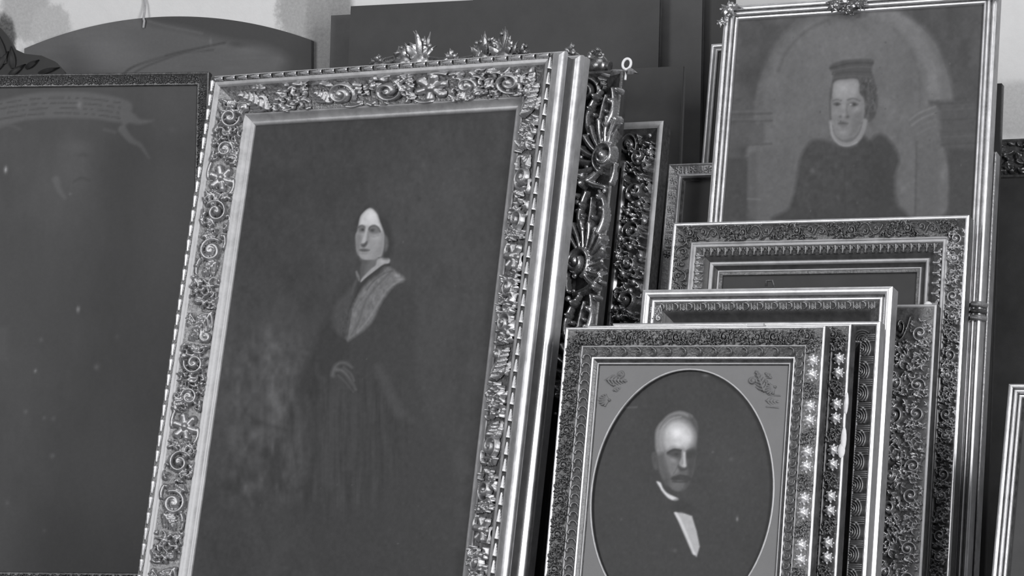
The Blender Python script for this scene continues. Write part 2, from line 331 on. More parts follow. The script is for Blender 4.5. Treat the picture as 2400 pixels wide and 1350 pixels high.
# ------------------------------------------------------------------ the painter: tones laid down in shapes over a canvas
def lin(t): t = np.clip(np.asarray(t, float)/255, 0, 1); return np.where(t < .04045, t/12.92, ((t+.055)/1.055)**2.4)
def crs(P, n=6, closed=True):
    P = [np.array(p, float) for p in P]; N = len(P); out = []
    for i in range(N if closed else N-1):
        p0, p1, p2, p3 = (P[(i-1) % N], P[i], P[(i+1) % N], P[(i+2) % N]) if closed else (P[max(i-1, 0)], P[i], P[i+1], P[min(i+2, N-1)])
        for k in range(n):
            t = k/n; out.append(.5*((2*p1)+(-p0+p2)*t+(2*p0-5*p1+4*p2-p3)*t*t+(-p0+3*p1-3*p2+p3)*t**3))
    if not closed: out.append(P[-1])
    return np.array(out)
class Paint:
    def __init__(s, X, Y, tone, ox=0, oy=0, k=1.): s.X, s.Y = X, Y; s.T = np.full_like(X, float(tone)); s.o(ox, oy, k)
    def o(s, ox, oy, k): s.ox, s.oy, s.k = ox, oy, k
    def cv(s, P): return np.array([(x/s.k+s.ox, y/s.k+s.oy) for x, y in P], float)
    def mix(s, I, a, tone): s.T[I] = s.T[I]*(1-a)+tone*a
    def fill(s, P, tone, f=3., a=1., smooth=True):
        P = s.cv(P); P = crs(P) if smooth else P
        lo, hi = P.min(0)-f*2, P.max(0)+f*2
        I = np.nonzero((s.X > lo[0]) & (s.X < hi[0]) & (s.Y > lo[1]) & (s.Y < hi[1]))[0]
        if not len(I): return
        x, y = s.X[I], s.Y[I]; D = np.full(len(I), 1e9); ins = np.zeros(len(I), bool)
        for i in range(len(P)):
            (ax, ay), (bx, by) = P[i], P[(i+1) % len(P)]; dx, dy = bx-ax, by-ay
            t = np.clip(((x-ax)*dx+(y-ay)*dy)/(dx*dx+dy*dy+1e-9), 0, 1); D = np.minimum(D, np.hypot(x-ax-t*dx, y-ay-t*dy))
            cr = ((ay > y) != (by > y)); ins ^= cr & (x < dx*(y-ay)/(dy if abs(dy) > 1e-9 else 1e-9)+ax)
        sd = np.where(ins, D, -D); s.mix(I, np.clip(sd/f*.5+.5, 0, 1)*a, tone)
    def ell(s, cx, cy, rx, ry, tone, a=1., rot=0, p=1.):
        (cx, cy), = s.cv([(cx, cy)]); rx /= s.k; ry /= s.k
        c, n = math.cos(R(rot)), math.sin(R(rot)); dx, dy = s.X-cx, s.Y-cy
        q = ((dx*c+dy*n)/rx)**2+((-dx*n+dy*c)/ry)**2; I = np.nonzero(q < 6)[0]
        s.mix(I, np.exp(-q[I]**p*1.2)*a, tone)
    def line(s, P, w0, tone, a=1., w1=None, f=2.5, smooth=True):
        P = s.cv(P); P = crs(P, 6, False) if smooth and len(P) > 2 else P; w0 /= s.k; w1 = w0 if w1 is None else w1/s.k
        m = max(w0, w1)+f*2; lo, hi = P.min(0)-m, P.max(0)+m
        I = np.nonzero((s.X > lo[0]) & (s.X < hi[0]) & (s.Y > lo[1]) & (s.Y < hi[1]))[0]
        if not len(I): return
        x, y = s.X[I], s.Y[I]; A = np.zeros(len(I)); n = len(P)-1
        for i in range(n):
            (ax, ay), (bx, by) = P[i], P[i+1]; dx, dy = bx-ax, by-ay
            t = np.clip(((x-ax)*dx+(y-ay)*dy)/(dx*dx+dy*dy+1e-9), 0, 1); wd = (w0+(w1-w0)*(i+t)/n)/2
            A = np.maximum(A, np.clip((wd-np.hypot(x-ax-t*dx, y-ay-t*dy))/f*.5+.5, 0, 1))
        s.mix(I, A*a, tone)
    def noise(s, amp, sx, sy, seed, P=None, f=20, octs=2):
        r = np.random.default_rng(seed); N = np.zeros_like(s.X)
        for k in range(octs):
            g = r.standard_normal((64, 64)); u = s.X/sx*2**k; v = s.Y/sy*2**k
            i, j = np.floor(u).astype(int), np.floor(v).astype(int); fu, fv = u-i, v-j; fu = fu*fu*(3-2*fu); fv = fv*fv*(3-2*fv)
            G = lambda a, b: g[a % 64, b % 64]
            N += ((G(i, j)*(1-fu)+G(i+1, j)*fu)*(1-fv)+(G(i, j+1)*(1-fu)+G(i+1, j+1)*fu)*fv)/1.6**k
        if P is not None:
            keep = s.T; s.T = np.zeros_like(s.X); s.fill(P, 1, f); N = N*s.T; s.T = keep
        s.T = s.T+N*amp
    def specks(s, n, box_, tone, seed, r=2.2):
        g = np.random.default_rng(seed)
        for i in range(n):
            x, y = g.uniform(box_[0], box_[2]), g.uniform(box_[1], box_[3])
            k = s.k, s.ox, s.oy; s.o(0, 0, 1); s.ell(x, y, r*g.uniform(.6, 1.5), r*g.uniform(.7, 1.8), tone*g.uniform(.75, 1.05), .8); s.k, s.ox, s.oy = k
    def done(s, gain=1.): a = lin(s.T); return np.clip(a*(.90+.22*a)*gain, 0, .85)

# ------------------------------------------------------------------ the setting
WY, WA = 8.22, R(12)
WM = Matrix.Translation((0, WY, 0)) @ Matrix.Rotation(-WA, 4, 'Z')
def onwall(x, y):                                   # pixel -> wall-local point (x, z) where the ray meets the wall
    d = at(x, y, 1.0)-Vector((0, 0, CZ)); n = Vector((math.sin(WA), math.cos(WA), 0)); o = Vector((0, 0, CZ))
    t = (Vector((0, WY, 0))-o).dot(n)/d.dot(n); return WM.inverted() @ (o+d*t)
def wall_mat():
    m = bpy.data.materials.new('old_plaster'); m.use_nodes = True; n = m.node_tree.nodes; L = m.node_tree.links; b = n['Principled BSDF']
    b.inputs['Roughness'].default_value = .85; b.inputs['Specular IOR Level'].default_value = .15
    tc = n.new('ShaderNodeTexCoord')
    def noise(sc, det=6, ro=.6):
        z = n.new('ShaderNodeTexNoise'); z.inputs['Scale'].default_value = sc; z.inputs['Detail'].default_value = det; z.inputs['Roughness'].default_value = ro
        L.new(tc.outputs['Object'], z.inputs['Vector']); return z.outputs['Fac']
    def math_(op, a, bb=None, clamp=False):
        q = n.new('ShaderNodeMath'); q.operation = op; q.use_clamp = clamp
        for i, v in enumerate((a, bb)):
            if v is None: continue
            if isinstance(v, (int, float)): q.inputs[i].default_value = v
            else: L.new(v, q.inputs[i])
        return q.outputs[0]
    n1, n2, n3 = noise(5), noise(28, 6, .7), noise(90, 4, .7)
    col = math_('ADD', math_('MULTIPLY', math_('SUBTRACT', n1, .5), .16), .70)
    col = math_('ADD', col, math_('MULTIPLY', math_('SUBTRACT', n2, .5), .07))
    sx = n.new('ShaderNodeSeparateXYZ'); L.new(tc.outputs['Object'], sx.inputs[0])
    # old stains: worn patches with rough outlines, (pixel centre, size in m, remaining tone)
    for (cx, cy, rx, rz, tone, soft) in [(775, 90, .085, .6, .30, .35), (700, 20, .085, .13, .40, .9), (745, 120, .05, .3, .33, .5), (60, 20, .10, .13, .46, .9), (120, 60, .08, .08, .50, .9), (2390, 255, .30, .095, .52, .35), (8, 95, .05, .10, .12, .5)]:
        c = onwall(cx, cy)
        dx = math_('POWER', math_('ABSOLUTE', math_('DIVIDE', math_('SUBTRACT', sx.outputs[0], c.x), rx)), 2.0); dz = math_('POWER', math_('ABSOLUTE', math_('DIVIDE', math_('SUBTRACT', sx.outputs[2], c.z), rz)), 2.0)
        q = math_('ADD', math_('ADD', dx, dz), math_('MULTIPLY', math_('SUBTRACT', n2, .5), 2.2*soft))
        k = n.new('ShaderNodeMapRange'); k.interpolation_type = 'SMOOTHSTEP'; L.new(q, k.inputs['Value'])
        k.inputs['From Min'].default_value = .55; k.inputs['From Max'].default_value = 1.35; k.inputs['To Min'].default_value = 1; k.inputs['To Max'].default_value = 0
        mx = n.new('ShaderNodeMix'); L.new(k.outputs['Result'], mx.inputs[0]); L.new(col, mx.inputs[2])
        L.new(math_('ADD', math_('MULTIPLY', math_('SUBTRACT', n3, .5), .25), tone), mx.inputs[3]); col = mx.outputs[0]
    cc = n.new('ShaderNodeCombineColor'); L.new(col, cc.inputs[0]); L.new(col, cc.inputs[1]); L.new(math_('MULTIPLY', col, 1.01), cc.inputs[2])
    L.new(cc.outputs[0], b.inputs['Base Color'])
    bp = n.new('ShaderNodeBump'); bp.inputs['Strength'].default_value = .25; bp.inputs['Distance'].default_value = .01
    L.new(n2, bp.inputs['Height']); L.new(bp.outputs['Normal'], b.inputs['Normal']); MATS['old_plaster'] = m
wall_mat()
o = struct(mesh_obj('wall_back', *box(-4.5, 4.5, 0, .25, 0, 3.6), 'old_plaster', smooth=False)); o.matrix_world = WM
V, F = box(-4.6, 4.6, 3.0, 10.5, -.12, 0)
struct(mesh_obj('floor', V, F, 'floor_boards', smooth=False))

# ------------------------------------------------------------------ paintings
def paint_woman(X, Y):
    p = Paint(X, Y, 66)
    p.ell(980, 600, 210, 260, 73, .8); p.ell(700, 430, 160, 130, 65, .7); p.ell(640, 860, 130, 130, 80, .9); p.ell(600, 1010, 110, 150, 77, .9); p.ell(800, 1330, 420, 110, 66, .8); p.ell(1060, 1000, 120, 200, 67, .7)
    p.noise(2.2, 90, 110, 3); p.noise(1.3, 14, 26, 5)
    p.o(480, 700, 2.077)                              # chair and drapery at the left
    p.noise(6, 18, 30, 11, [(110, 230), (480, 200), (470, 420), (480, 900), (300, 1000), (90, 900)], 30)
    for P, w, t, a in [([(300, 260), (400, 245), (520, 270)], 16, 84, .6), ([(320, 430), (345, 500), (368, 570)], 30, 99, .7), ([(240, 330), (250, 420), (290, 500)], 26, 84, .5), ([(300, 740), (330, 820), (320, 900)], 40, 60, .8), ([(370, 690), (350, 780), (340, 850)], 30, 62, .8), ([(430, 680), (420, 760), (440, 900)], 34, 82, .6), ([(130, 700), (160, 730), (200, 760)], 24, 88, .5), ([(270, 600), (320, 620), (400, 640)], 24, 62, .6), ([(220, 900), (215, 960), (230, 1000)], 14, 82, .6), ([(455, 800), (465, 880), (465, 960)], 12, 82, .5)]: p.line(P, w, t, a, f=6)
    p.o(700, 420, 2.7)                                # dress
    p.fill([(300, 640), (240, 720), (190, 880), (110, 1040), (20, 1250), (-10, 1420), (60, 1700), (60, 2300), (350, 2700), (900, 2600), (1000, 1900), (820, 1500), (740, 1150), (745, 860), (720, 720), (650, 640), (480, 600)], 62, 10, .9)
    p.fill([(190, 880), (110, 1040), (20, 1250), (0, 1360), (150, 1360), (300, 1130), (300, 1000)], 56, 10, .8)
    p.o(480, 700, 2.077)
    p.noise(3.5, 7, 90, 21, [(560, 420), (900, 420), (980, 700), (800, 1000), (560, 980)], 30); p.noise(3, 9, 60, 23, [(300, 420), (560, 420), (560, 980), (300, 950)], 30)
    for P, w, t, a in [([(640, 400), (620, 640), (600, 900)], 60, 70, .6), ([(720, 480), (730, 650), (700, 820)], 40, 71, .6), ([(540, 420), (540, 650), (520, 900)], 26, 56, .7), ([(500, 480), (520, 600), (510, 760)], 14, 72, .6), ([(845, 340), (900, 450), (945, 560)], 46, 77, .7), ([(900, 480), (960, 540), (1000, 590)], 30, 75, .5), ([(820, 620), (840, 760), (800, 900)], 36, 58, .6), ([(545, 320), (550, 370), (580, 400)], 10, 76, .6), ([(580, 380), (570, 460), (560, 520)], 10, 76, .5)]: p.line(P, w, t, a, f=7)
    p.o(700, 420, 2.7)                                # lace shawl
    p.fill([(362, 650), (300, 720), (232, 800), (215, 930), (290, 1000), (318, 860), (345, 730)], 78, 6, .8)
    p.fill([(560, 555), (610, 580), (672, 634), (600, 680), (545, 750), (505, 820), (470, 895), (415, 955), (350, 1000), (305, 1020), (318, 900), (335, 820), (385, 720), (440, 650), (510, 600)], 112, 4)
    p.noise(5, 6, 9, 31, [(560, 555), (670, 634), (545, 750), (470, 895), (305, 1020), (250, 930), (335, 780), (440, 650)], 6)
    p.line([(590, 580), (510, 660), (430, 760), (380, 900), (330, 990)], 12, 92, .7); p.line([(640, 640), (560, 700), (500, 790), (440, 890), (370, 970)], 9, 132, .6); p.line([(560, 590), (480, 650), (400, 740)], 9, 130, .6); p.line([(330, 830), (320, 920), (300, 1000)], 10, 70, .7)
    p.ell(620, 610, 22, 12, 148, .8, 25); p.ell(640, 634, 26, 7, 140, .8)
    p.o(613, 410, 4.494)                              # neck, collar, head
    p.fill([(1050, 870), (1290, 840), (1290, 890), (1200, 960), (1100, 1050), (1050, 1100), (1040, 1000), (1055, 930)], 88, 3); p.fill([(1150, 880), (1250, 870), (1230, 930), (1120, 1020), (1090, 1020)], 108, 5, .8)
    p.fill([(1228, 885), (1335, 872), (1342, 930), (1210, 1008), (1110, 1080), (1050, 1128), (1052, 1095), (1140, 1000), (1200, 950)], 150, 2); p.ell(1270, 910, 40, 26, 172, .7, -20)
    p.fill([(990, 1020), (1008, 1015), (1035, 1080), (1030, 1120), (1005, 1080)], 116, 2); p.line([(1010, 1090), (975, 1170), (950, 1260)], 22, 84, .7)
    p.line([(1345, 948), (1290, 955), (1200, 1020), (1090, 1110), (1030, 1190), (985, 1290)], 26, 56, .95, 18, 1.8); p.line([(1380, 1010), (1290, 1040), (1180, 1120), (1110, 1210)], 16, 84, .7, f=2)
    p.fill([(1040, 400), (1080, 350), (1140, 318), (1200, 340), (1290, 420), (1360, 560), (1385, 720), (1370, 850), (1300, 880), (1270, 840), (1200, 600), (1100, 480), (1015, 520), (985, 640), (990, 500)], 57, 6, .95)
    p.fill([(1140, 350), (1212, 408), (1250, 500), (1285, 590), (1298, 660), (1292, 740), (1280, 800), (1262, 852), (1200, 884), (1120, 896), (1062, 886), (1026, 850), (1002, 800), (994, 720), (990, 640), (1010, 580), (1026, 500), (1052, 420)], 146, 2.2)
    p.fill([(1140, 358), (1206, 410), (1240, 500), (1262, 580), (1230, 560), (1185, 530), (1130, 540), (1060, 528), (1034, 520), (1056, 430)], 192, 4, .9); p.ell(1160, 430, 55, 60, 210, .8)
    p.fill([(1000, 620), (1050, 640), (1040, 760), (1020, 840), (1000, 800), (992, 700)], 120, 4, .8); p.fill([(1240, 620), (1296, 660), (1280, 810), (1262, 850), (1180, 884), (1200, 800), (1240, 740)], 134, 6, .8); p.ell(1215, 655, 55, 40, 166, .8); p.ell(1100, 850, 60, 28, 152, .7)
    p.fill([(1020, 548), (1060, 535), (1092, 550), (1088, 590), (1060, 608), (1022, 600)], 108, 4); p.fill([(1130, 590), (1140, 556), (1185, 536), (1226, 556), (1246, 596), (1220, 618), (1170, 622), (1136, 610)], 110, 4)
    p.line([(1018, 552), (1058, 534), (1094, 556)], 13, 80, .8, f=2); p.line([(1130, 574), (1150, 546), (1192, 536), (1228, 556), (1248, 596)], 15, 78, .85, f=2); p.ell(1066, 577, 20, 16, 60, .95); p.ell(1168, 584, 28, 18, 64, .95); p.ell(1206, 590, 20, 16, 110, .7); p.line([(1150, 640), (1190, 650), (1230, 636)], 12, 122, .6)
    p.fill([(1096, 545), (1120, 550), (1112, 640), (1104, 700), (1080, 720), (1056, 710), (1070, 660), (1090, 610)], 172, 2.5, .9); p.fill([(1118, 600), (1134, 640), (1128, 700), (1108, 730), (1102, 690), (1112, 640)], 122, 3, .8); p.fill([(1048, 732), (1080, 722), (1112, 700), (1106, 738), (1082, 762), (1056, 756)], 76, 2.5, .95)
    p.fill([(1030, 790), (1070, 776), (1140, 790), (1110, 806), (1060, 808)], 84, 2.2, .95); p.line([(1055, 826), (1090, 828), (1120, 820)], 10, 122, .6); p.fill([(1300, 650), (1326, 660), (1334, 740), (1316, 800), (1298, 790)], 100, 3, .9); p.ell(1312, 850, 30, 26, 54, .9)
    p.noise(1.5, 8, 9, 33)
    p.o(700, 420, 2.7)
    # hands
    p.line([(214, 1240), (226, 1195), (258, 1165), (300, 1165), (336, 1190)], 26, 98, .85, 14, 4); p.line([(240, 1205), (280, 1215), (318, 1260), (360, 1330)], 26, 102, .85, 12, 4); p.line([(285, 1190), (330, 1230), (350, 1275)], 13, 94, .8); p.line([(250, 1240), (300, 1290), (345, 1345)], 10, 88, .7); p.line([(262, 1218), (312, 1262), (352, 1318)], 5, 66, .7); p.line([(255, 1190), (300, 1195), (330, 1225)], 5, 68, .6)
    p.specks(26, (560, 330, 1150, 1340), 92, 5, 1.8)
    return p.done(1.0)
def paint_hat(X, Y):
    p = Paint(X, Y, 78, 1600, 0, 2.5); p.noise(4, 90, 90, 41)
    p.fill([(430, 1290), (430, 620), (470, 440), (560, 260), (700, 130), (870, 75), (1080, 55), (1260, 70), (1420, 170), (1520, 320), (1575, 500), (1575, 640), (1500, 700), (1500, 1290)], 104, 5, 1)
    p.line([(440, 640), (480, 430), (570, 250), (700, 130), (870, 75), (1080, 55)], 40, 96, .8, f=6); p.line([(560, 420), (620, 285), (740, 172), (850, 120)], 12, 78, .8, f=5)
    p.line([(1130, 62), (1290, 130), (1400, 260), (1460, 420), (1470, 600)], 80, 118, .8, f=8); p.line([(1230, 160), (1330, 290), (1385, 440), (1392, 640)], 10, 90, .7, f=5); p.line([(1290, 70), (1430, 170), (1530, 320), (1580, 500)], 14, 88, .7, f=5)
    p.noise(3, 26, 34, 44); p.ell(950, 260, 330, 170, 114, .6); p.ell(1250, 480, 130, 160, 102, .5); p.ell(1330, 500, 40, 120, 92, .5); p.ell(700, 600, 150, 250, 104, .5)
    p.ell(580, 110, 50, 36, 100, .7)
    for y, t in ((655, 100), (672, 72), (700, 98), (715, 74), (850, 72)): p.line([(270, y), (400, y-3), (520, y-8)], 9, t, .7, f=3)
    p.fill([(270, 720), (480, 715), (480, 845), (265, 850)], 87, 5, .8, False); p.fill([(262, 925), (385, 925), (385, 1290), (230, 1290)], 69, 5, 1, False)
    p.fill([(390, 900), (440, 880), (450, 1290), (380, 1290)], 88, 6, .9, False); p.fill([(440, 870), (640, 870), (620, 1290), (440, 1290)], 97, 8, .9, False)
    p.fill([(1490, 590), (1720, 585), (1720, 860), (1510, 860)], 82, 5, .9, False)
    for y, t in ((605, 70), (640, 92), (700, 72), (770, 76), (800, 90), (845, 70)): p.line([(1510, y+4), (1600, y), (1715, y-8)], 8, t, .7, f=3)
    p.fill([(1440, 590), (1500, 590), (1510, 640), (1440, 625)], 80, 4, .9, False)
    p.fill([(1565, 880), (1720, 875), (1700, 1290), (1555, 1290)], 70, 5, 1, False); p.fill([(1365, 820), (1505, 810), (1505, 1290), (1360, 1290)], 97, 6, 1, False); p.line([(1370, 830), (1368, 1050), (1362, 1290)], 12, 84, .8)
    p.fill([(1330, 690), (1420, 620), (1500, 640), (1500, 800), (1380, 830)], 100, 6, .9)
    for k in range(4): p.line([(1330+14*k, 705+28*k), (1390+14*k, 660+32*k), (1480, 625+38*k)], 9, 124 if k < 2 else 110, .7, f=3)
    p.o(1780, 100, 3.214)                             # sitter
    p.fill([(140, 1340), (225, 1240), (285, 1010), (305, 880), (365, 765), (440, 728), (540, 752), (640, 782), (720, 772), (780, 705), (828, 738), (890, 690), (955, 712), (1030, 810), (1052, 900), (1022, 1000), (1030, 1200), (1065, 1340)], 66, 6)
    p.ell(480, 1000, 170, 260, 73, .7); p.ell(900, 1050, 120, 280, 58, .8); p.noise(3, 14, 16, 47, [(300, 800), (800, 800), (800, 1300), (250, 1300)], 30); p.ell(400, 965, 22, 22, 96, .7); p.ell(590, 1165, 18, 22, 92, .6); p.line([(830, 740), (860, 800), (820, 860)], 14, 56, .6); p.line([(650, 860), (640, 1050), (650, 1290)], 10, 58, .5)
    p.o(1605, 69, 3.2)
    p.fill([(1086, 285), (1150, 242), (1270, 224), (1412, 228), (1400, 300), (1420, 370), (1446, 500), (1440, 600), (1410, 672), (1360, 690), (1300, 600), (1110, 520), (1096, 600), (1098, 690), (1086, 640), (1086, 480), (1112, 350)], 80, 3)
    p.line([(1094, 290), (1200, 262), (1300, 250), (1408, 252)], 16, 66, .8, f=2); p.line([(1100, 312), (1200, 292), (1300, 280), (1400, 284)], 9, 98, .6, f=2); p.line([(1106, 336), (1250, 318), (1396, 322)], 12, 70, .7, f=2); p.line([(1112, 362), (1250, 348), (1400, 356)], 10, 94, .5, f=2)
    p.noise(7, 5, 7, 49, [(1310, 380), (1430, 380), (1440, 600), (1360, 690), (1330, 560)], 4); p.ell(1350, 480, 20, 30, 62, .8); p.ell(1400, 640, 30, 30, 70, .8); p.ell(1385, 560, 16, 40, 94, .6)
    p.fill([(1128, 392), (1200, 376), (1296, 376), (1308, 470), (1342, 520), (1348, 600), (1332, 690), (1292, 785), (1200, 826), (1132, 795), (1106, 700), (1100, 560), (1110, 450)], 122, 2.5)
    p.fill([(1132, 400), (1200, 386), (1290, 390), (1296, 470), (1270, 515), (1200, 520), (1130, 515), (1120, 450)], 146, 6, .9); p.ell(1190, 440, 60, 40, 158, .8); p.ell(1190, 560, 26, 60, 146, .8); p.ell(1292, 600, 34, 26, 144, .8); p.ell(1135, 620, 30, 40, 132, .8); p.fill([(1270, 640), (1340, 600), (1325, 700), (1285, 780), (1240, 790), (1250, 700)], 108, 6, .8); p.ell(1335, 560, 12, 40, 120, .7)
    p.fill([(1112, 560), (1140, 546), (1170, 560), (1140, 574)], 92, 2); p.ell(1143, 561, 13, 11, 62, .95); p.fill([(1226, 562), (1262, 546), (1304, 562), (1264, 578)], 96, 2); p.ell(1272, 562, 14, 12, 60, .95); p.ell(1243, 563, 12, 9, 162, .9); p.line([(1112, 534), (1142, 526), (1172, 534)], 9, 96, .8, f=2); p.line([(1222, 528), (1266, 518), (1312, 536)], 9, 92, .8, f=2)
    p.line([(1218, 560), (1214, 610), (1226, 650)], 10, 108, .7, f=2); p.ell(1220, 656, 18, 13, 84, .9); p.ell(1166, 654, 14, 11, 94, .9); p.ell(1192, 640, 16, 16, 148, .7); p.fill([(1150, 702), (1180, 692), (1226, 700), (1215, 714), (1160, 714)], 90, 2.5); p.fill([(1158, 718), (1215, 718), (1195, 734), (1172, 734)], 106, 2.5, .8); p.line([(1150, 680), (1160, 690)], 8, 112, .6); p.ell(1185, 772, 40, 22, 140, .8)
    p.line([(1098, 696), (1112, 790), (1160, 848), (1222, 862), (1284, 838), (1332, 768), (1352, 686)], 34, 134, .9, f=2.5); p.line([(1110, 720), (1126, 786), (1170, 832), (1222, 842), (1270, 820), (1312, 756), (1332, 696)], 8, 104, .7, f=2); p.line([(1094, 700), (1108, 796), (1158, 858), (1222, 872), (1290, 846)], 8, 156, .6, f=2)
    p.noise(1.8, 8, 9, 45)
    p.specks(30, (1710, 60, 2290, 500), 100, 8, 1.8); p.o(1600, 0, 2.5); p.line([(380, 1165), (450, 1168)], 6, 118, .7)
    return p.done(.92)
def paint_gent(X, Y):
    p = Paint(X, Y, 59, 1380, 860, 2.754); p.noise(1.5, 70, 70, 51); p.ell(900, 640, 200, 240, 67, .7)
    p.fill([(400, 860), (300, 960), (120, 1080), (60, 1400), (1000, 1400), (960, 1150), (760, 960), (640, 880)], 60, 14, .8)
    p.o(1287, 922, 3.59)
    p.fill([(958, 240), (1010, 180), (1100, 150), (1190, 178), (1242, 250), (1250, 350), (1238, 470), (1224, 600), (1196, 715), (1140, 808), (1062, 822), (1000, 772), (950, 702), (920, 620), (900, 480), (894, 360), (908, 290)], 92, 3)
    p.fill([(900, 480), (894, 360), (908, 290), (958, 240), (966, 300), (950, 380), (960, 480), (930, 520)], 132, 4, .95); p.line([(940, 270), (1010, 195), (1100, 165), (1190, 195)], 36, 122, .9, 30, 3); p.line([(960, 280), (1030, 215), (1110, 195)], 8, 150, .7, f=2); p.line([(930, 300), (1000, 205), (1090, 178)], 6, 92, .6, f=2); p.fill([(1180, 180), (1240, 240), (1248, 330), (1215, 290), (1190, 240)], 78, 4, .9)
    p.fill([(958, 320), (1000, 250), (1070, 220), (1150, 240), (1212, 310), (1216, 400), (1180, 462), (1142, 485), (1100, 455), (1040, 462), (985, 485), (952, 420)], 172, 9, .95); p.ell(1080, 335, 74, 66, 222, .95); p.ell(1150, 380, 50, 50, 206, .8); p.ell(1090, 430, 40, 36, 206, .7); p.line([(965, 330), (970, 400), (985, 460)], 14, 160, .6)
    p.fill([(1160, 490), (1238, 470), (1226, 600), (1196, 715), (1140, 808), (1110, 815), (1130, 740), (1165, 690), (1160, 600)], 68, 5, .95)
    p.fill([(960, 500), (1010, 500), (1080, 560), (1090, 600), (1070, 690), (1030, 700), (990, 640)], 118, 5, .9); p.ell(1040, 560, 34, 26, 138, .8); p.ell(1070, 650, 24, 22, 122, .7); p.fill([(920, 520), (960, 520), (1000, 660), (1030, 720), (1000, 770), (950, 700)], 88, 6, .8)
    p.fill([(992, 505), (1050, 474), (1112, 484), (1118, 512), (1094, 545), (1060, 540), (1010, 522)], 72, 4, .9); p.line([(1000, 500), (1052, 474), (1110, 482)], 16, 54, .8, f=2); p.ell(1072, 512, 20, 12, 50, .9); p.line([(1020, 535), (1060, 550), (1090, 545)], 8, 104, .6, f=2); p.fill([(1150, 500), (1190, 480), (1236, 494), (1226, 535), (1180, 545), (1152, 530)], 58, 5, .9)
    p.fill([(1118, 480), (1148, 490), (1152, 560), (1156, 618), (1130, 626), (1094, 596), (1112, 540)], 142, 2.2, .95); p.line([(1136, 500), (1138, 560), (1140, 605)], 14, 186, .85, 20, 2); p.ell(1132, 606, 18, 14, 178, .7); p.fill([(1084, 610), (1130, 630), (1158, 624), (1150, 646), (1104, 650)], 64, 2.5, .9); p.line([(1090, 600), (1068, 640), (1040, 690)], 8, 84, .6, f=2)
    p.fill([(1026, 716), (1060, 690), (1110, 680), (1170, 694), (1204, 724), (1150, 736), (1090, 730), (1050, 736)], 60, 2.5); p.line([(1060, 690), (1100, 676), (1150, 684)], 10, 100, .6, f=2); p.fill([(1030, 760), (1080, 748), (1140, 756), (1130, 800), (1080, 812), (1040, 800)], 102, 4, .85); p.line([(1040, 742), (1100, 746), (1160, 742)], 9, 54, .8, f=2); p.ell(985, 740, 26, 40, 72, .8)
    p.fill([(868, 500), (900, 500), (916, 590), (910, 640), (884, 630), (866, 560)], 84, 3, .9); p.ell(886, 560, 12, 34, 66, .7)
    p.fill([(904, 742), (938, 752), (960, 800), (1000, 842), (1086, 884), (1072, 908), (1004, 882), (950, 824), (930, 790)], 200, 2.2)
    p.fill([(1052, 1000), (1112, 998), (1202, 1032), (1242, 1160), (1268, 1290), (1242, 1375), (1205, 1350), (1140, 1200), (1088, 1080)], 172, 2.2, smooth=False); p.line([(1066, 1010), (1110, 1085), (1160, 1200), (1222, 1350)], 24, 208, .8, 14, 2.5); p.ell(1120, 968, 80, 26, 52, .9); p.fill([(1050, 905), (1110, 890), (1200, 930), (1230, 1010), (1150, 1000), (1080, 990), (1040, 950)], 54, 5, .9)
    p.noise(1.6, 7, 8, 53); p.o(1380, 860, 2.754)
    p.ell(555, 1185, 16, 14, 84, .8); p.ell(958, 982, 9, 16, 128, .9); p.ell(800, 550, 10, 8, 92, .8); p.ell(918, 595, 16, 14, 84, .8); p.ell(755, 55, 22, 10, 108, .8); p.line([(240, 262), (310, 260)], 7, 104, .7); p.ell(210, 985, 8, 10, 84, .7); p.ell(850, 735, 16, 8, 78, .6)
    return p.done(1.)
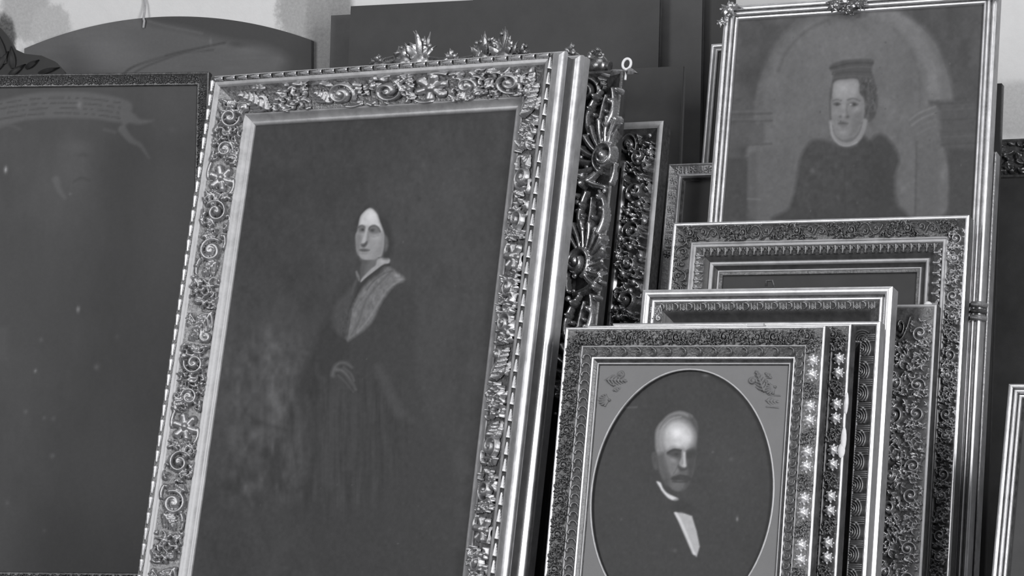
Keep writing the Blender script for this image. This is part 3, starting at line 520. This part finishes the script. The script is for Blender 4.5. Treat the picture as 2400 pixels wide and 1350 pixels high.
def paint_old(X, Y):
    p = Paint(X, Y, 73, 0, 150, 2.25); p.noise(2, 120, 140, 61); p.noise(1.2, 20, 40, 62)
    p.ell(900, 800, 190, 700, 86, .8); p.ell(650, 2150, 380, 400, 86, .8); p.ell(150, 1300, 300, 400, 67, .7); p.ell(600, 560, 130, 250, 63, .6); p.ell(250, 2550, 400, 200, 72, .6)
    p.fill([(-60, 225), (60, 178), (190, 152), (330, 145), (500, 153), (690, 205), (650, 305), (500, 290), (330, 285), (150, 295), (40, 322), (-60, 350)], 93, 4)
    for k in range(4):
        for i in range(34):
            x = -40+i*20+(k % 2)*7
            if random.random() < .82: p.line([(x, 200+k*27+((x-330)/330)**2*32-22), (x+random.uniform(6, 15), 200+k*27+((x-320)/330)**2*32-22)], 9, 70, .75, f=1.6)
    p.line([(-40, 350), (40, 322), (105, 345)], 16, 86, .7); p.line([(550, 345), (605, 360)], 18, 88, .7)
    p.fill([(640, 255), (700, 258), (740, 290), (815, 298), (740, 318), (680, 312), (650, 330)], 96, 4); p.line([(645, 345), (690, 400), (740, 430), (785, 495)], 44, 97, .9, 10, 3); p.line([(810, 310), (850, 360), (900, 388)], 22, 80, .7); p.ell(910, 348, 22, 16, 90, .7)
    p.ell(400, 440, 80, 40, 86, .8); p.ell(400, 560, 80, 130, 83, .7); p.ell(440, 480, 36, 10, 62, .6); p.line([(440, 490), (436, 560), (446, 590)], 14, 82, .6); p.line([(390, 620), (430, 600), (470, 615)], 12, 64, .6); p.line([(295, 610), (310, 660), (340, 705)], 40, 94, .85, 16, 4); p.ell(440, 640, 30, 20, 80, .6); p.ell(370, 685, 9, 8, 104, .8); p.ell(430, 680, 24, 20, 76, .5)
    p.ell(30, 557, 9, 18, 168, .95); p.ell(418, 215, 12, 22, 122, .9); p.ell(412, 1295, 8, 18, 142, .9)
    p.o(0, 700, 2.077); p.fill([(-40, 135), (40, 138), (40, 300), (-40, 300)], 80, 8, .7, False)
    for x, y, r, t in ((380, 50, 8, 130), (172, 352, 8, 138), (470, 333, 14, 108), (255, 765, 12, 104), (125, 550, 10, 100), (215, 580, 8, 98), (260, 585, 12, 92), (35, 995, 10, 94), (215, 1130, 8, 92), (570, 185, 12, 88), (200, 200, 10, 92)): p.ell(x, y, r, r*1.2, t, .85)
    p.line([(380, 720), (440, 750), (490, 790)], 14, 82, .6); p.line([(90, 800), (110, 720), (150, 800)], 10, 78, .5)
    return p.done(1.)
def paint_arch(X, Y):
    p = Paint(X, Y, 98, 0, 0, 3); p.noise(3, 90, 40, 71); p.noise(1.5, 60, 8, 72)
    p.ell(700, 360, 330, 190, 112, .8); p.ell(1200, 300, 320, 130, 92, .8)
    p.fill([(1050, 100), (1060, 160), (1300, 205), (1420, 240), (1640, 300), (1900, 340), (2230, 520), (2300, 520), (2300, 250), (1700, 100)], 66, 14, .95); p.fill([(2130, 250), (2300, 250), (2300, 560), (2000, 560), (2030, 400)], 60, 20, .8)  # darker right side: a difference in surface reflection, painted into the colour
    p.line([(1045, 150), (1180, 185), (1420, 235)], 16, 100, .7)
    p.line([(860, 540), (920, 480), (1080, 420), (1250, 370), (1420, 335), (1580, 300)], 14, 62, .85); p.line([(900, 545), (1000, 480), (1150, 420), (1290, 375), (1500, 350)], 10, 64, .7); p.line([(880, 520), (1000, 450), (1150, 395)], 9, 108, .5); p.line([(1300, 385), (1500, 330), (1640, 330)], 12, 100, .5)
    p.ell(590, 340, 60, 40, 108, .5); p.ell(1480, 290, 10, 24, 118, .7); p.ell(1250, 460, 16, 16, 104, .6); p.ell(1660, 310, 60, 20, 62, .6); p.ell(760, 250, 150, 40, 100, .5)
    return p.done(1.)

# ------------------------------------------------------------------ back of the pile: arched panel, dark canvases leaning on the wall
def board(name, label, cat, bx, c, yaw, lean, W, H, m, edge='old_wood', t=.03, group=None):
    f = Frame(name, label, cat, bx, c, yaw, lean, W, H, t, group)
    b = mesh_obj('stretcher', *box(-W/2, W/2, .004, t, f.zb, H), edge, f.o, smooth=False)
    f.canvas(.006, 0.0, .2, None, m); return f
board('bare_canvas', 'flat grey board edge showing left of the big dark canvas', 'canvas', -.297, 7.45, 18, 4, .8, 2.021, 'grey_board', 'grey_board')
board('bare_canvas', 'darkest tall canvas, a strip beside the hat portrait\'s left rail', 'canvas', .304, 7.40, 18, 4.5, .8, 2.088, 'black_canvas')
board('bare_canvas', 'tall dark canvas with a worn lighter face, right of the widest canvas', 'canvas', .193, 7.34, 18, 5, .8, 2.045, 'dark_canvas_worn')
board('bare_canvas', 'wide dark unframed canvas leaning on the wall behind the carved cresting', 'canvas', -.099, 7.25, 18, 6, 1.095, 2.035, 'dark_canvas')
board('bare_canvas', 'small black canvas standing right of the carved rococo rail', 'canvas', .165, 6.72, 22, 8, .6, 1.742, 'black_canvas')
board('bare_canvas', 'black canvas edge showing right of the hat portrait against the wall', 'canvas', 1.215, 6.49, 25, 10, .2, 1.638, 'black_canvas', 'black_moulding')

def arched_panel():
    pl, pr, pa = onwall(66, 108), onwall(736, 106), onwall(400, 42)
    x0, x1 = pl.x, pr.x; zt = (pl.z+pr.z)/2; rise = pa.z-zt; zb = zt-.72; hw = (x1-x0)/2; cx = (x0+x1)/2
    Rr = (hw*hw+rise*rise)/(2*rise); root = bpy.data.objects.new('arched_panel', None); C.objects.link(root)
    root.matrix_world = WM @ Matrix.Translation((cx, -.035, zb))
    nx, nz = 260, 150; u = np.linspace(-hw, hw, nx+1); top = zt-zb+np.sqrt(Rr*Rr-u*u)-(Rr-rise)
    Xg = np.repeat(u[:, None], nz+1, 1); Zg = top[:, None]*np.linspace(0, 1, nz+1)[None]
    V = np.stack([Xg, np.zeros_like(Xg), Zg], -1).reshape(-1, 3); id = np.arange(len(V)).reshape(nx+1, nz+1)
    F = np.stack([id[:-1, :-1], id[1:, :-1], id[1:, 1:], id[:-1, 1:]], -1).reshape(-1, 4).tolist()
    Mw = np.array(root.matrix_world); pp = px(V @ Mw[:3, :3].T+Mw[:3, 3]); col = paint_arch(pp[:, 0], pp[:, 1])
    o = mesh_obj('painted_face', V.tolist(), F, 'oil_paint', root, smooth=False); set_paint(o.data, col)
    ring = [(u[i], top[i]) for i in range(nx+1)]; P = [(hw, 0)]+ring[::-1]+[(-hw, 0)]; n = len(P)
    V = [(x, 0.0005, z) for x, z in P]+[(x, .032, z) for x, z in P]
    F = [(i, (i+1) % n, n+(i+1) % n, n+i) for i in range(n)]+[tuple(range(n, 2*n))]
    mesh_obj('panel_board', V, F, 'old_wood', root, smooth=False)
    tag(root, 'dark arched-top panel with a long crack, hung on the plaster wall', 'panel')
    a = onwall(346, 46); b = onwall(341, -30); c1 = onwall(345, 14); b2 = onwall(338, -260)
    P = [Vector((a.x-.0, -.042, a.z-.035)), Vector((a.x+.004, -.045, a.z-.012)), Vector((a.x, -.04, a.z)), Vector((c1.x, -.02, c1.z)), Vector((b.x, -.012, b.z)), Vector((b2.x, -.010, b2.z))]
    q = crs([tuple(p) for p in P], 5, False)
    k = MB().tube([tuple(v) for v in q], .0042, 8).obj('hanging_cord', 'cord'); k.matrix_world = WM
    hook = MB().tube([(b2.x, .005, b2.z-.012), (b2.x, -.022, b2.z-.012), (b2.x, -.026, b2.z+.004)], .004, 8); nail = hook.obj('wall_hook', 'iron'); nail.matrix_world = WM
    tag(k, 'pale cord hanging down the wall to the arched panel', 'cord'); tag(nail, 'small iron hook in the wall holding the cord', 'hook')
arched_panel()

# ------------------------------------------------------------------ profiles
def loc_on(f, x, y, d=0):                            # pixel -> local point on the frame's plane at depth d
    Mi = f.M.inverted(); o = Mi @ Vector((0, 0, CZ)); q = Mi @ at(x, y, 5.0); r = q-o; t = (d-o.y)/r.y; return o+r*t
def strip(s0, s1, d0, d1, b, m='gilt_burnished'): return (arc((s0, d0), (s1, d1), b, 6), m)
def flat(s0, s1, d0, d1, m): return ([(s0, d0), (s1, d1)], m)
def side(t, m, fl=0): return ([(0, 0), (-fl, .004), (-fl, t)], m)

# large dark painting at the left, narrow carved frame
f = Frame('framed_painting', 'large dark painting of a lettered ribbon above a bearded head, carved narrow frame', 'painting', -1.488, 7.6, 6, 5, .9, 1.79, .045)
f.zb = .062
f.rails([strip(0, .008, 0, .001, .002, 'gilt_dark'), flat(.008, .036, .004, .010, 'gilt_dark'), strip(.036, .044, .010, .014, .002, 'gilt_dark')], side(.045, 'black_moulding'))
f.canvas(.044, .018, .0055, paint_old)
for sd in 'TRB': f.orn(sd, .007, .003, .037, .010, ['carved_a', 'carved_d'], 'gilt_dark_ornament', hs=.9)
for x in (-.3, .3): mesh_obj('foot_block', *box(x-.06, x+.06, .002, .043, .001+.043*math.tan(R(5)), .061), 'old_wood', f.o, smooth=False)
m = MB()                                             # carved cresting on its top rail, rising to the left
P = [loc_on(f, x, y, .02) for x, y in ((-60, 40), (-20, 52), (5, 68), (22, 88), (36, 116), (62, 128), (100, 132), (132, 146), (152, 168), (160, 182))]
n = len(P); V = [(p.x, yy, p.z) for yy in (.008, .034) for p in P]+[(p.x, yy, f.H-.004) for yy in (.008, .034) for p in P]
F = []
for k in range(n-1): F += [(2*n+k, 2*n+k+1, k+1, k), (n+k, n+k+1, 3*n+k+1, 3*n+k), (k, k+1, n+k+1, n+k)]
F += [(n-1, 2*n+n-1, 3*n+n-1, 2*n-1), (0, n, 3*n, 2*n)]
mesh_obj('cresting', V, F, 'ebony', f.o, smooth=False)
for (x0, y0, x1, y1, wd) in ((10, 150, -10, 70, .016), (30, 160, 26, 108, .012), (60, 160, 92, 140, .009), (90, 172, 140, 158, .008), (20, 178, 60, 150, .010), (-10, 165, 20, 120, .012)):
    a, b = loc_on(f, x0, y0, .004), loc_on(f, x1, y1, .004); MB().blade(a, b, wd, .007).obj('cresting_leaf', 'ebony', f.o)

# rococo frame with shell scrolls behind the main portrait
cm = 5.4946
f = Frame('carved_frame', 'dark rococo frame with large shell scrolls and leafy cresting behind the main portrait', 'picture frame', -.354, cm+.31, 28, 13.5, 1.12, 1.706, .10)
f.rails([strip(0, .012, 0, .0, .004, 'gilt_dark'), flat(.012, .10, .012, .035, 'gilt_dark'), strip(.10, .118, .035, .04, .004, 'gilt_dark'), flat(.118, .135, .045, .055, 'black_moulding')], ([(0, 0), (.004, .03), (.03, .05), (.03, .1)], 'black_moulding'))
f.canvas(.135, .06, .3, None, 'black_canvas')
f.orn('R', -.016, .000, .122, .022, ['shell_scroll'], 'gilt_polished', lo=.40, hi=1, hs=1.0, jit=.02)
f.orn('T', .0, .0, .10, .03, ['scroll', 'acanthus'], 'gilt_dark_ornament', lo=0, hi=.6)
g = Matrix(f.M).inverted()
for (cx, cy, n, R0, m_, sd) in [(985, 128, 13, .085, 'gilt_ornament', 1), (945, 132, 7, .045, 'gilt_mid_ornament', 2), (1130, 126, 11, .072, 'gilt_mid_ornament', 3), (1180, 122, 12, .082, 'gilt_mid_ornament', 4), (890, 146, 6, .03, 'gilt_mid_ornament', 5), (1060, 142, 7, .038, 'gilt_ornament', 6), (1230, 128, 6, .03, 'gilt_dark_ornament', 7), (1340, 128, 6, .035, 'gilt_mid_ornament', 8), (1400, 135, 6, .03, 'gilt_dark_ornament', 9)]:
    c = loc_on(f, cx, cy, .03); m = MB(); q = np.random.default_rng(sd)
    for i in range(n):
        a = -1.35+2.7*i/(n-1)+q.uniform(-.15, .15); r = R0*q.uniform(.6, 1.1)*(1-.25*abs(a))
        m.blade((c.x+.01*math.sin(a), c.y+q.uniform(-.01, .01), c.z-.012), (c.x+r*math.sin(a), c.y+q.uniform(-.03, .01), c.z+r*math.cos(a)), .008+q.uniform(0, .005), .006, q.uniform(-.01, .01))
        if i % 2: m.ellipsoid((c.x+r*.75*math.sin(a), c.y-.012, c.z+r*.75*math.cos(a)), (.007, .007, .007), 8, 5)
    m.ellipsoid((c.x, c.y+.005, c.z-.02), (.035, .02, .03), 10, 6)
    m.obj('cresting_spray', m_, f.o)
m = MB()                                             # cresting base that carries the sprays
P = [loc_on(f, x, y, .045) for x, y in ((870, 158), (950, 138), (1060, 148), (1160, 132), (1260, 140), (1350, 142), (1430, 156))]
m.tube([tuple(v) for v in crs([tuple(p) for p in P], 5, False)], .016, 8).obj('cresting_scroll', 'gilt_dark', f.o)
c = loc_on(f, 1469, 150, .012)                        # screw eye on its corner
m = MB().tube([(c.x+.0135*math.sin(a), c.y, c.z+.0165*math.cos(a)) for a in [i*math.pi/9 for i in range(18)]], .0042, 8, True)
m.tube([(c.x, c.y, c.z-.018), (c.x, c.y, c.z-.05)], .004, 8); m.obj('screw_eye', 'gesso_chip', f.o)
m = MB(); m.blade((c.x-.07, c.y, c.z-.03), (c.x+.012, c.y-.01, c.z-.026), .010, .008); m.blade((c.x, c.y, c.z-.022), (c.x+.045, c.y-.01, c.z-.036), .010, .008); m.blade((c.x-.02, c.y, c.z-.04), (c.x-.10, c.y-.01, c.z-.022), .008, .006); m.obj('corner_leaf', 'gilt_ornament', f.o)

q = np.random.default_rng(12); b1 = MB().ellipsoid((0, 0, 0), (1, 1, 1), 12, 8).obj('berry', 'gilt_ornament', f.rail['R']); first = True
for i in range(30):
    z = f.H-.10-i*.033+q.uniform(-.008, .008); x = f.W/2-q.choice([q.uniform(.008, .022), q.uniform(.085, .12)]); sc = q.uniform(.005, .010)
    o = b1 if first else link('berry', b1.data, f.rail['R']); first = False
    o.matrix_local = Matrix.Translation((x, -.004+.16*max(0, f.W/2-x), z)) @ Matrix.Diagonal((sc, sc, sc, 1))

# second carved frame behind it
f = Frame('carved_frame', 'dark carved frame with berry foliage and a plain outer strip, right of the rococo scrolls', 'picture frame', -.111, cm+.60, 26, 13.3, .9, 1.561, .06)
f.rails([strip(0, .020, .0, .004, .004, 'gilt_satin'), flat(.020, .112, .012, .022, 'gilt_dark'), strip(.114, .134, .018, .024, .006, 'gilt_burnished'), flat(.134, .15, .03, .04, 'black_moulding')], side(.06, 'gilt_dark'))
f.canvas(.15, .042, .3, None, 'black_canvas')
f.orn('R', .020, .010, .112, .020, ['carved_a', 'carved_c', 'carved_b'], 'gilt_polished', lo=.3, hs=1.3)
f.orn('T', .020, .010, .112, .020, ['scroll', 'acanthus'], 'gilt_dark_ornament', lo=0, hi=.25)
q = np.random.default_rng(3); bm_ = MB().ellipsoid((0, 0, 0), (1, 1, 1), 12, 8); b0 = bm_.obj('berry', 'gilt_ornament', f.rail['R']); first = True
for i in range(34):
    z = f.H-.05-i*.0265; x = f.W/2-q.uniform(.026, .108); s = q.uniform(.005, .0095)
    o = b0 if first else link('berry', b0.data, f.rail['R']); first = False
    o.matrix_local = Matrix.Translation((x, -.016, z)) @ Matrix.Diagonal((s, s, s, 1))

# thin gilt frame, only its left strip shows
f = Frame('picture_frame', 'thin gilt frame strip between the dark canvases and the hat portrait', 'picture frame', .754, 6.40, 25, 13.5, .7, 1.837, .03)
f.rails([strip(0, .012, 0, .0, .004), strip(.013, .022, .003, .006, .002, 'gilt_satin')], side(.03, 'gilt_dark')); f.canvas(.022, .01, .3, None, 'black_canvas')
# gilt frame around a black picture, its left corner and right edge show
f = Frame('picture_frame', 'gilt frame round a black picture, its corner left of the hat portrait', 'picture frame', .791, 6.33, 25, 13.5, 1.005, 1.444, .045)
f.rails([strip(0, .007, 0, .001, .003, 'gilt_light'), flat(.007, .028, .004, .008, 'gilt_light'), strip(.029, .043, .006, .010, .009), flat(.043, .05, .012, .018, 'gilt_dark')], side(.045, 'gilt_burnished'))
f.canvas(.05, .022, .3, None, 'black_canvas')
for sd in 'TL': f.orn(sd, .006, .003, .030, .008, ['bud_leaf', 'rosette'], 'gilt_light', lo=(.75 if sd == 'T' else 0), hi=(1 if sd == 'T' else .2))

# portrait of the sitter in a tall hat
f = Frame('framed_portrait', 'painted half-length sitter in a tall hat under an arch, slim gilt frame', 'painting', .831, 6.23, 25, 13.5, .829, 1.929, .04)
f.rails([strip(0, .013, .002, .0, .004), flat(.013, .017, .004, .004, 'gilt_dark'), strip(.017, .029, .001, .004, .004), flat(.029, .032, .007, .007, 'gilt_dark'), strip(.032, .041, .005, .012, .003)], side(.04, 'gilt_satin', .003))
f.canvas(.041, .016, .0028, paint_hat)
def cluster(f, cx, cy, n, R0, m_, seed, name, d=-.004, flatz=.75):
    c = loc_on(f, cx, cy, d); m = MB(); q = np.random.default_rng(seed)
    for i in range(n):
        a = 2*math.pi*i/n+q.uniform(-.2, .2); r = R0*q.uniform(.7, 1.15)
        m.blade((c.x, c.y, c.z), (c.x+r*math.cos(a), c.y-.004, c.z+r*flatz*math.sin(a)), R0*.2, R0*.22, q.uniform(-.2, .2)*R0)
    m.ellipsoid((c.x, c.y-.004, c.z), (R0*.35, R0*.3, R0*.3), 10, 6)
    for i in range(5): m.ellipsoid((c.x+q.uniform(-.8, .8)*R0, c.y-.008, c.z+q.uniform(-.6, .6)*R0), (R0*.13,)*3, 8, 5)
    return m.obj(name, m_, f.o)
cluster(f, 1712, 24, 10, .038, 'gilt_ornament', 1, 'corner_ornament'); cluster(f, 1694, 52, 7, .022, 'gilt_ornament', 2, 'corner_ornament')
cluster(f, 1960, 14, 9, .036, 'gilt_mid_ornament', 3, 'centre_ornament'); cluster(f, 2010, 10, 9, .034, 'gilt_mid_ornament', 4, 'centre_ornament'); cluster(f, 1990, 26, 8, .026, 'gilt_dark_ornament', 5, 'centre_ornament'); cluster(f, 2330, -8, 8, .03, 'gilt_ornament', 6, 'corner_ornament')
c = loc_on(f, 2291, 730, 0)
for k in (-1, 0, 1): MB().tube([(c.x-.022, .012, c.z+k*.019), (c.x-.012, -.008, c.z+k*.019), (c.x+.008, -.008, c.z+k*.019), (c.x+.020, .012, c.z+k*.019)], .0085 if k else .0065, 10).obj('clasp_band', 'gilt_light' if k else 'gilt_dark', f.o)

# ornate frame leaning at the far right, black picture
f = Frame('framed_painting', 'black picture in a wide dark carved frame at the right edge by the wall', 'painting', 1.470, 6.67, 25, 11, .6, 1.494, .05)
f.rails([strip(0, .008, 0, .001, .003, 'gilt_dark'), flat(.008, .105, .006, .016, 'gilt_dark'), strip(.105, .115, .014, .018, .003, 'gilt_dark')], side(.05, 'black_moulding')); f.canvas(.115, .022, .3, None, 'black_canvas')
f.orn('T', .008, .004, .105, .014, ['carved_c', 'carved_a', 'carved_d'], 'gilt_dark_ornament')

# wide frame of many mouldings in front of the hat portrait
f = Frame('picture_frame', 'wide frame with foliage band, drop border and black inner mouldings below the hat portrait', 'picture frame', .749, 6.14, 25, 13.4, .878, 1.243, .05)
f.rails([strip(0, .010, .001, .0, .003), flat(.010, .056, .006, .010, 'gilt_dark'), strip(.057, .064, .008, .010, .003, 'gilt_satin'), strip(.065, .074, .010, .013, .003, 'gilt_satin'), flat(.074, .098, .016, .022, 'gilt_dark'),
         flat(.098, .112, .026, .032, 'black_moulding'), strip(.112, .124, .028, .032, .003, 'gilt_satin'), flat(.124, .136, .034, .040, 'black_moulding'), strip(.136, .142, .036, .039, .002, 'gilt_satin'), strip(.146, .152, .040, .043, .002, 'gilt_dark')], side(.05, 'gilt_dark'))
f.canvas(.152, .046, .3, None, 'black_canvas')
f.orn('T', .009, .003, .057, .008, ['carved_d', 'foliage', 'carved_b'], 'gilt_dark_ornament', hs=.8); f.orn('R', .009, .003, .057, .008, ['carved_d', 'carved_b', 'carved_c'], 'gilt_ornament', hs=.9); f.orn('L', .009, .003, .057, .008, ['foliage'], 'gilt_dark_ornament', lo=0, hi=.25)
f.orn('T', .074, .014, .099, .022, ['drop'], 'gilt_dark_ornament', jit=.2, stretch=1.2); f.orn('R', .074, .014, .099, .022, ['drop'], 'gilt_ornament', lo=.72, stretch=1.3, jit=.1, gap=.006); f.orn('L', .074, .014, .099, .022, ['drop'], 'gilt_ornament', lo=0, hi=.25, gap=.006)
c = loc_on(f, 2174, 716, .0); MB().ellipsoid((c.x, .004, c.z), (.013, .012, .013)).ellipsoid((c.x+.012, .006, c.z-.006), (.009, .008, .008)).obj('broken_rosette', 'gesso_chip', f.o)

# frame with a very wide openwork foliage rail
f = Frame('picture_frame', 'wide openwork foliage frame rail, dark, between two gilt strips at right', 'picture frame', .707, 6.05, 25, 13.4, .78, .986, .045)
f.rails([strip(0, .009, .0, .001, .003, 'gilt_satin'), flat(.009, .128, .010, .014, 'gilt_dark'), strip(.128, .138, .012, .016, .003, 'gilt_dark')], side(.045, 'gilt_dark')); f.canvas(.138, .02, .3, None, 'black_canvas')
f.orn('R', .008, .006, .072, .009, ['carved_a', 'carved_d', 'carved_c'], 'gilt_ornament', hs=1); f.orn('R', .068, .008, .132, .012, ['carved_c', 'carved_b', 'carved_d'], 'gilt_ornament', hs=1); f.orn('T', .007, .006, .130, .012, ['foliage', 'scroll'], 'gilt_dark_ornament', lo=0, hi=.3, hs=.9)

# plain burnished frame with black cove
f = Frame('picture_frame', 'burnished gilt frame with a deep black cove above the oval portrait', 'picture frame', .600, 5.94, 25, 13.2, .725, 1.033, .055)
f.rails([strip(0, .021, .002, .002, .007), flat(.021, .026, .008, .008, 'gilt_dark'), strip(.026, .037, .006, .008, .004), flat(.037, .060, .012, .016, 'gilt_dark'), (arc((.060, .016), (.115, .042), -.006), 'black_moulding')], side(.055, 'gilt_satin'))
f.canvas(.115, .046, .3, None, 'black_canvas')
f.orn('T', .037, .010, .060, .015, ['bud_leaf', 'gadroon'], 'gilt_mid_ornament', hs=.8); f.orn('L', .02, .010, .060, .015, ['acanthus', 'palmette'], 'gilt_ornament', lo=0, hi=.2)
c = loc_on(f, 1803, 664, 0); MB().tube([(c.x-.012, .01, c.z-.006), (c.x-.008, .0, c.z+.008), (c.x+.008, .0, c.z+.008), (c.x+.012, .01, c.z-.006)], .004, 8).obj('hanging_loop', 'gilt_dark', f.o)

# three nested frames at the right: reeded, knobbed twin, and the oval portrait's own
f = Frame('picture_frame', 'reeded gilt frame with two bright strips, third behind the oval portrait', 'picture frame', .546, 5.87, 25, 12.5, .77, .932, .045)
f.rails([strip(0, .012, 0, .001, .004), flat(.012, .05, .006, .010, 'gilt_dark'), strip(.050, .056, .008, .010, .002), flat(.056, .09, .014, .03, 'gilt_dark')], side(.045, 'gilt_satin')); f.canvas(.09, .034, .3, None, 'black_canvas')
f.orn('R', .012, .004, .050, .008, ['reeds'], 'gilt_mid_ornament'); f.orn('T', .012, .004, .050, .008, ['reeds', 'foliage'], 'gilt_dark_ornament', lo=0, hi=.5)
def knob_frame(f, canvas=True):
    f.rails([strip(0, .008, 0, .0, .003), flat(.008, .050, .005, .007, 'gilt_dark'), strip(.050, .055, .004, .006, .002, 'gilt_satin'), flat(.055, .080, .008, .013, 'gilt_dark'), strip(.080, .087, .010, .014, .003), flat(.087, .095, .018, .020, 'gilt_dark'), strip(.095, .100, .017, .020, .002, 'gilt_satin'), flat(.100, .104, .022, .024, 'gilt_dark')], side(.045, 'gilt_dark'))
    f.orn('R', .008, .002, .050, .005, ['knob', 'knob', 'carved_d'], {'knob': 'gilt_knob', 'carved_d': 'gilt_mid_ornament'}, hs=.9, jit=.02); f.orn('T', .007, .002, .051, .005, ['carved_b', 'carved_d', 'carved_a'], 'gilt_dark_ornament', hs=.8); f.orn('L', .007, .002, .051, .005, ['carved_d', 'carved_b'], 'gilt_dark_ornament', hs=.9)
    for sd in 'TRL': f.orn(sd, .055, .006, .081, .012, ['gadroon'], 'gilt_dark_ornament' if sd == 'T' else 'gilt_mid_ornament', gap=.020 if sd == 'T' else .0, hs=.9)
f = Frame('picture_frame', 'knobbed gilt frame directly behind the oval portrait, white chip on its rail', 'picture frame', .469, 5.80, 25, 12.4, .76, .924, .045)
knob_frame(f); f.canvas(.104, .03, .3, None, 'black_canvas')
for (x, y, a, b) in ((1977, 1030, .008, .034), (1972, 1056, .010, .020), (1984, 945, .0055, .03)):
    c = loc_on(f, x, y, -.003); MB().ellipsoid((c.x, c.y, c.z), (a, .004, b), 10, 8).obj('plaster_chip', 'gesso_chip', f.o)

f = Frame('framed_portrait', 'oval portrait of a white-haired man in a dark coat, knobbed gilt frame', 'painting', .402, 5.72, 25, 12.3, .743, .918, .045)
knob_frame(f)
zc = (f.H-.104+f.zb+.104)/2; ox, ax, az = -.007, .258, (f.H-f.zb)/2-.104-.008
V = []; F = []; hx, hz = f.W/2-.100, (f.H-f.zb)/2-.100
ANG = sorted([2*math.pi*i/120+.003 for i in range(120)]+[math.atan2(b*hz, a*hx) % (2*math.pi) for a in (-1, 1) for b in (-1, 1)]); N = len(ANG)
for a in ANG:
    ca, sa = math.cos(a), math.sin(a); k = 1/max(abs(ca)/hx, abs(sa)/hz)
    V += [(ox+ax*ca, .0225, zc+az*sa), (k*ca, .0225, zc+k*sa), (ox+ax*ca, .034, zc+az*sa), (k*ca, .034, zc+k*sa)]
for i in range(N):
    j = (i+1) % N; F += [(4*i, 4*i+1, 4*j+1, 4*j), (4*i+2, 4*j+2, 4*j+3, 4*i+3), (4*i, 4*j, 4*j+2, 4*i+2)]
mt = mesh_obj('oval_mat', V, F, 'mat_board', f.o, smooth=False)
MB().tube([(ox+ax*math.cos(a), .0245, zc+az*math.sin(a)) for a in [2*math.pi*i/96 for i in range(96)]], .0032, 8, True).obj('oval_rim', 'gilt_satin', f.o)
for (x, y, rot, sc, k) in ((1448, 893, .5, .052, 'acanthus'), (1416, 938, 1.6, .038, 'palmette'), (1782, 890, 2.6, .055, 'acanthus'), (1812, 940, 1.5, .042, 'bud_leaf'), (1805, 912, 2.0, .036, 'palmette')):
    c = loc_on(f, x, y, .021); o = link('mat_ornament', motif(k, 'mat_board'), f.o)
    o.matrix_local = Matrix.Translation((c.x, .0225, c.z)) @ Matrix.Rotation(math.pi/2, 4, 'X') @ Matrix.Rotation(rot, 4, 'Z') @ Matrix.Diagonal((sc, sc, sc*.6, 1))
# picture inside the oval
f.canvas(.110, .034, .0024, paint_gent)
c = loc_on(f, 1772, 757, .012); t = mesh_obj('paper_tag', *box(c.x-.024, c.x+.022, .008, .03, f.H-.001, f.H+.010), 'paper', f.o, smooth=False)

# slim three-ridged frame at the lower right edge
f = Frame('picture_frame', 'slim three-ridged silver frame at the lower right corner', 'picture frame', 1.358, 5.6, 27, 20, .5, .794, .04)
f.rails([strip(0, .011, .001, .0, .004), flat(.011, .014, .004, .004, 'gilt_dark'), strip(.014, .024, .0, .002, .004), flat(.024, .027, .006, .006, 'gilt_dark'), strip(.027, .036, .002, .006, .004), flat(.036, .04, .01, .012, 'gilt_dark')], side(.04, 'gilt_dark')); f.canvas(.04, .016, .3, None, 'dark_canvas')

# ------------------------------------------------------------------ the main portrait
f = Frame('framed_portrait', 'large portrait of a dark-haired woman in a lace shawl, broad ornate silver-gilt frame', 'painting', -.596, cm, 28.8, 13.2, 1.196, 1.728, .16)
outer = [([(0, 0), (-.002, .004), (-.003, .028)], 'gilt_satin'), (arc((-.003, .028), (-.016, .058), -.009), 'gilt_burnished'), ([(-.016, .058), (-.011, .064), (-.012, .094), (-.017, .102)], 'gilt_grey'),
         (arc((-.017, .102), (-.032, .130), -.007), 'gilt_burnished'), ([(-.032, .130), (-.034, .136), (-.034, .16)], 'gilt_satin')]
f.rails([flat(0, .016, .001, .003, 'gilt_dark'), strip(.016, .030, .004, .012, .003, 'gilt_satin'), (arc((.031, .016), (.108, .054), -.003), 'carved_ground')], outer)
f.rails([(arc((.107, .050), (.113, .050), .002, 4)+[(.116, .056), (.130, .064)]+arc((.131, .063), (.141, .070), .002, 4), 'gilt_satin')], None, name='liner')
f.canvas(.142, .074, .0028, paint_woman)
for sd in 'TLR':
    f.orn(sd, .029, .012, .110, .052, ['carved_a', 'carved_b', 'rosette', 'carved_c', 'scroll', 'carved_d', 'acanthus'], 'gilt_ornament', hs=.8, jit=.08)
    f.orn(sd, .0, -.001, .015, .001, ['leaf_bead'], 'gilt_burnished', gap=.010, stretch=1.25)
